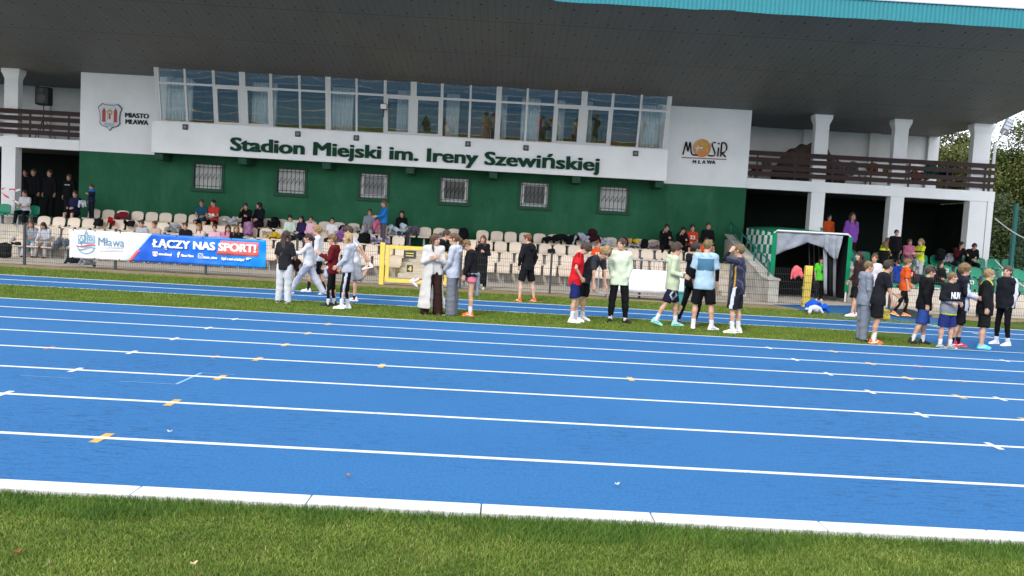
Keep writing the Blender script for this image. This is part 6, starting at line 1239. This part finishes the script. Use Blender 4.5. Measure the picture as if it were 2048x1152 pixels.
ROWK = [(288, 438, 2, 'child in a grey hood sitting above the white part of the banner', 'hoodie', '#b9bcc2', 'short', 'brown'), (315, 441, 2, 'girl in a beige top sitting above the slanted edge of the banner', 'sweatshirt', '#c8b4a4', 'bun', 'chest'), (374, 441, 2, 'smiling girl in a black top sitting above the middle of the banner', 'sweatshirt', '#17181c', 'bun', 'brown'),
        (404, 448, 2, 'girl in pale pink with long fair brown hair above the banner', 'sweatshirt', '#e6cfd0', 'long', 'dblond'), (432, 449, 2, 'girl in pale pink with tied dark hair above the banner', 't_shirt', '#e9bccb', 'bun', 'brown'), (457, 451, 2, 'girl in bright pink with long brown hair above the banner', 'hoodie', '#df8fb6', 'long', '#4a2c22'), (474, 452, 2, 'girl in black beside the purple backpack above the banner', 'sweatshirt', '#15161a', 'long', 'dblond')]
for px, py, r, lb_, k, c, hs, hc in ROWK: sit(lb_, px, py, r, 1.48 if r == 1 else 1.52, 180+random.randint(-22, 22), shirt=(k, c), legs=TR(random.choice(['#23262f', '#4a5060', '#bfc3cc'])), hair=(hs, hc), shoes=SHc, yo=-.05, z=RZ[r]-.13, lean=12)
sit('boy in a teal t-shirt sitting with folded arms on the top row', 405, 408, 0, 1.52, 186, shirt=('t_shirt', '#1f5a70'), legs=('shorts', '#1d2230'), hair=('short', 'brown'), shoes=SHc, lean=8, skin=2)
sit('boy in a red t-shirt sitting on the top row beside the teal t-shirt', 428, 408, 0, 1.52, 172, shirt=('t_shirt', '#d8433c'), legs=('shorts', '#15161a'), hair=('short', 'dark'), shoes=SHc, head=(20, 0), extra=emblem_text('28', '#eef0f2', .2, -.2, width=.26))
sit('girl in black with bare knees on the top row, hand at her chin', 494, 409, 0, 1.5, 188, shirt=('sweatshirt', '#17181c'), legs=('shorts', '#17181c'), hair=('bun', 'dark'), shoes=SHc, **CHIN)
sit('dark haired girl in a navy hoodie turning to her neighbour on the top row', 520, 409, 0, 1.52, 160, shirt=('hoodie', '#171a28'), legs=TR('#33182a'), hair=('longmid', 'black'), shoes=SHc, head=(40, 0))
sit('dark haired child in a mint hoodie on the second row', 581, 439, 1, 1.45, 184, shirt=('hoodie', '#cfe3d8'), legs=TR('#23262f'), hair=('fringe', 'black'), shoes=SHc)
sit('dark haired girl in navy leaning towards the child in pink', 604, 443, 1, 1.45, 150, shirt=('hoodie', '#2a2350'), legs=TR('#23262f'), hair=('longmid', 'black'), shoes=SHc)
sit('girl in a pale pink hoodie on the second row behind the white sweatshirt', 622, 449, 1, 1.45, 182, shirt=('hoodie', '#eebfd6'), legs=TR('#4a5060'), hair=('bun', 'brown'), shoes=SHc)
sit('dark haired girl in a white t-shirt on the second row above the boy in maroon', 665, 451, 1, 1.46, 180, shirt=('t_shirt', '#e6e6ec'), legs=TR('#23262f'), hair=('bun', 'dark'), shoes=SHc)
sit('girl in a light grey sweatshirt seated left of the standing girl in blue', 740, 430, 0, 1.5, 176, shirt=('sweatshirt', '#9aa2b0'), legs=TR('#b6b8c4'), hair=('bun', 'brown'), shoes=SHc)
std('ponytailed girl in bright blue standing on the second row holding pink cloth', 769, 404, 27.85, .97, 118, shirt=('sweatshirt', '#2a7fd6', -.06), legs=TR('#5a5560'), hair=('pony', 'dblond'), shoes=SHc, RA=((.15, .35, -1), (0, 1, -.2)), LA=((-.15, .45, -1), (0, 1, -.2)))
sit('girl in a black hoodie sitting to the right of the girl in blue', 804, 431, 0, 1.5, 200, shirt=('hoodie', '#15161a'), legs=TR('#3a3f4a'), hair=('longmid', 'black'), shoes=SHc, head=(30, 0))
sit('boy in an orange football shirt sitting alone on the third row', 1196, 495, 2, 1.52, 174, shirt=('jersey', '#ef5a2a'), legs=('leggings', '#17181c'), hair=('short', 'ginger'), shoes=('#17181c', '#17181c'), head=(-25, 0), extra=emblem_text('12', '#f4e8dc', .17, -.06))
sit('boy in black with glasses resting his chin on his hands on the top row', 1330, 463, 0, 1.6, 182, shirt=('hoodie', '#16171b'), legs=TR('#121317'), hair=('short', 'dark'), shoes=SHc, **CHIN)
sit('dark haired boy in black with a hand to his mouth beside the orange shirt', 1362, 469, 0, 1.52, 184, shirt=('hoodie', '#17181c'), legs=TR('#121317'), hair=('fringe', 'black'), shoes=SHc, **CHIN)
sit('boy in an orange red football shirt sitting with bare legs on the top row', 1384, 461, 0, 1.6, 180, shirt=('jersey', '#e24a2c'), legs=('shorts', '#1a1b20'), hair=('short', 'dark'), shoes=SHc, extra=emblem_text('22', '#f2e4d8', .18, -.06, width=.2))
sit('boy in a black top sitting highest on the top row at the right', 1416, 455, 0, 1.62, 178, shirt=('sweatshirt', '#17191f'), legs=('shorts', '#17181b'), hair=('short', 'brown'), shoes=('#d8b08a', '#e0c8a8'), z=1.05)
sit('boy in an orange shirt on the second row behind the blue football shirt', 1412, 490, 1, 1.5, 176, shirt=('t_shirt', '#ea5a34'), legs=('shorts', '#17181b'), hair=('short', 'brown'), shoes=SHc)
# right recess and green seats
std('boy in an orange shirt standing on the platform above the tunnel', 1658, 431, 29.9, 1.22, 190, shirt=('sweatshirt', '#f0642a'), legs=TR('#17181c'), hair=('short', 'black'), shoes=SHc)
std('girl in a purple sweatshirt and maroon trousers with long hair standing by the dark wall', 1705, 428, 29.3, 1.0, 182, shirt=('sweatshirt', '#9a5cc8'), legs=('wide_trousers', '#3a1018'), hair=('longer', '#4a2c24'), shoes=('#e6e4ea', '#f0f0f2'), hands=(None, None), RA=((.14, 0, -1), (-.12, .3, -1)), LA=((-.14, 0, -1), (.12, .3, -1)), girth=.86)
sit('girl in a neon yellow and black top sitting behind the dark coated child', 1776, 464, 0, 1.5, 170, shirt=('t_shirt', '#d8ea2c'), legs=TR('#17181c'), hair=('pony', 'dblond'), shoes=SHc, yo=.05, paint=(['#1a1b1f'], lambda c, q: (np.abs(q[:, 2]-.02) < .03).astype(int)))
sit('child in a black coat with a yellow collar seen from behind on the green seats', 1770, 482, 1, 1.45, 20, z=.85, shirt=('jacket', '#15161a'), legs=TR('#15161a'), hair=('longmid', 'dblond'), shoes=SHc, yo=.1, paint=(['#d8ea2c'], lambda c, q: (q[:, 2] > .13).astype(int)))
std('girl in a black top with a white side stripe standing before the middle column', 1793, 462, 28.35, .98, 170, shirt=('sweatshirt', '#15161b'), legs=TR('#17181d'), hair=('bun', 'dark'), shoes=SHc)
sit('girl in a pink sweatshirt sitting right of the middle column', 1819, 478, 0, 1.5, 176, shirt=('sweatshirt', '#e07ba6'), legs=TR('#c9cbd2'), hair=('bun', 'brown'), shoes=SHc)
std('blond girl in a neon yellow shirt and white trousers holding white clothes', 1843, 480, 27.8, .64, 100, shirt=('t_shirt', '#d9ee2a', -.06), legs=TR('#d4d6de'), hair=('pony', 'blond'), shoes=SHc, RA=((.15, .4, -1), (0, 1, 0)), LA=((-.15, .45, -1), (0, 1, 0)), paint=(['#22242a'], lambda c, q: (np.abs(q[:, 2]+.02) < .022).astype(int)), extra=cloth_in_front('#c9ccd6'))
sit('youth in black and dark red leaning forward on the green seats', 1916, 480, 0, 1.55, 184, shirt=('jacket', '#17151a'), legs=TR('#1a3540'), hair=('short', 'dark'), shoes=('#2a6a9a', '#2a6a9a'), paint=(['#5a1a20'], lambda c, q: (q[:, 0] > .14).astype(int)), **CHIN)
sit('youth in a black tracksuit and dark red cap leaning forward by the last column', 1941, 482, 0, 1.55, 176, shirt=('jacket', '#15161a'), legs=TR('#14151a'), hair=('short', '#4a1a1c'), shoes=('#e4e4e8', '#eee'), lean=30, head=(0, 4))
sit('child in bright blue seen from behind on the third green row', 1797, 520, 2, 1.42, 10, shirt=('hoodie', '#1f46a8'), legs=TR('#1f2a44'), hair=('short', 'brown'), shoes=SHc)
sit('dark haired girl in black sitting on the third green row', 1880, 538, 2, 1.45, 186, shirt=('sweatshirt', '#15161a'), legs=TR('#1a1b20'), hair=('longmid', 'dark'), shoes=SHc)
sit('boy in a navy top sitting behind the curly haired boy on the green seats', 1926, 536, 2, 1.5, 160, shirt=('sweatshirt', '#1c2340'), legs=('shorts', '#1c2340'), hair=('short', 'dark'), shoes=SHc)
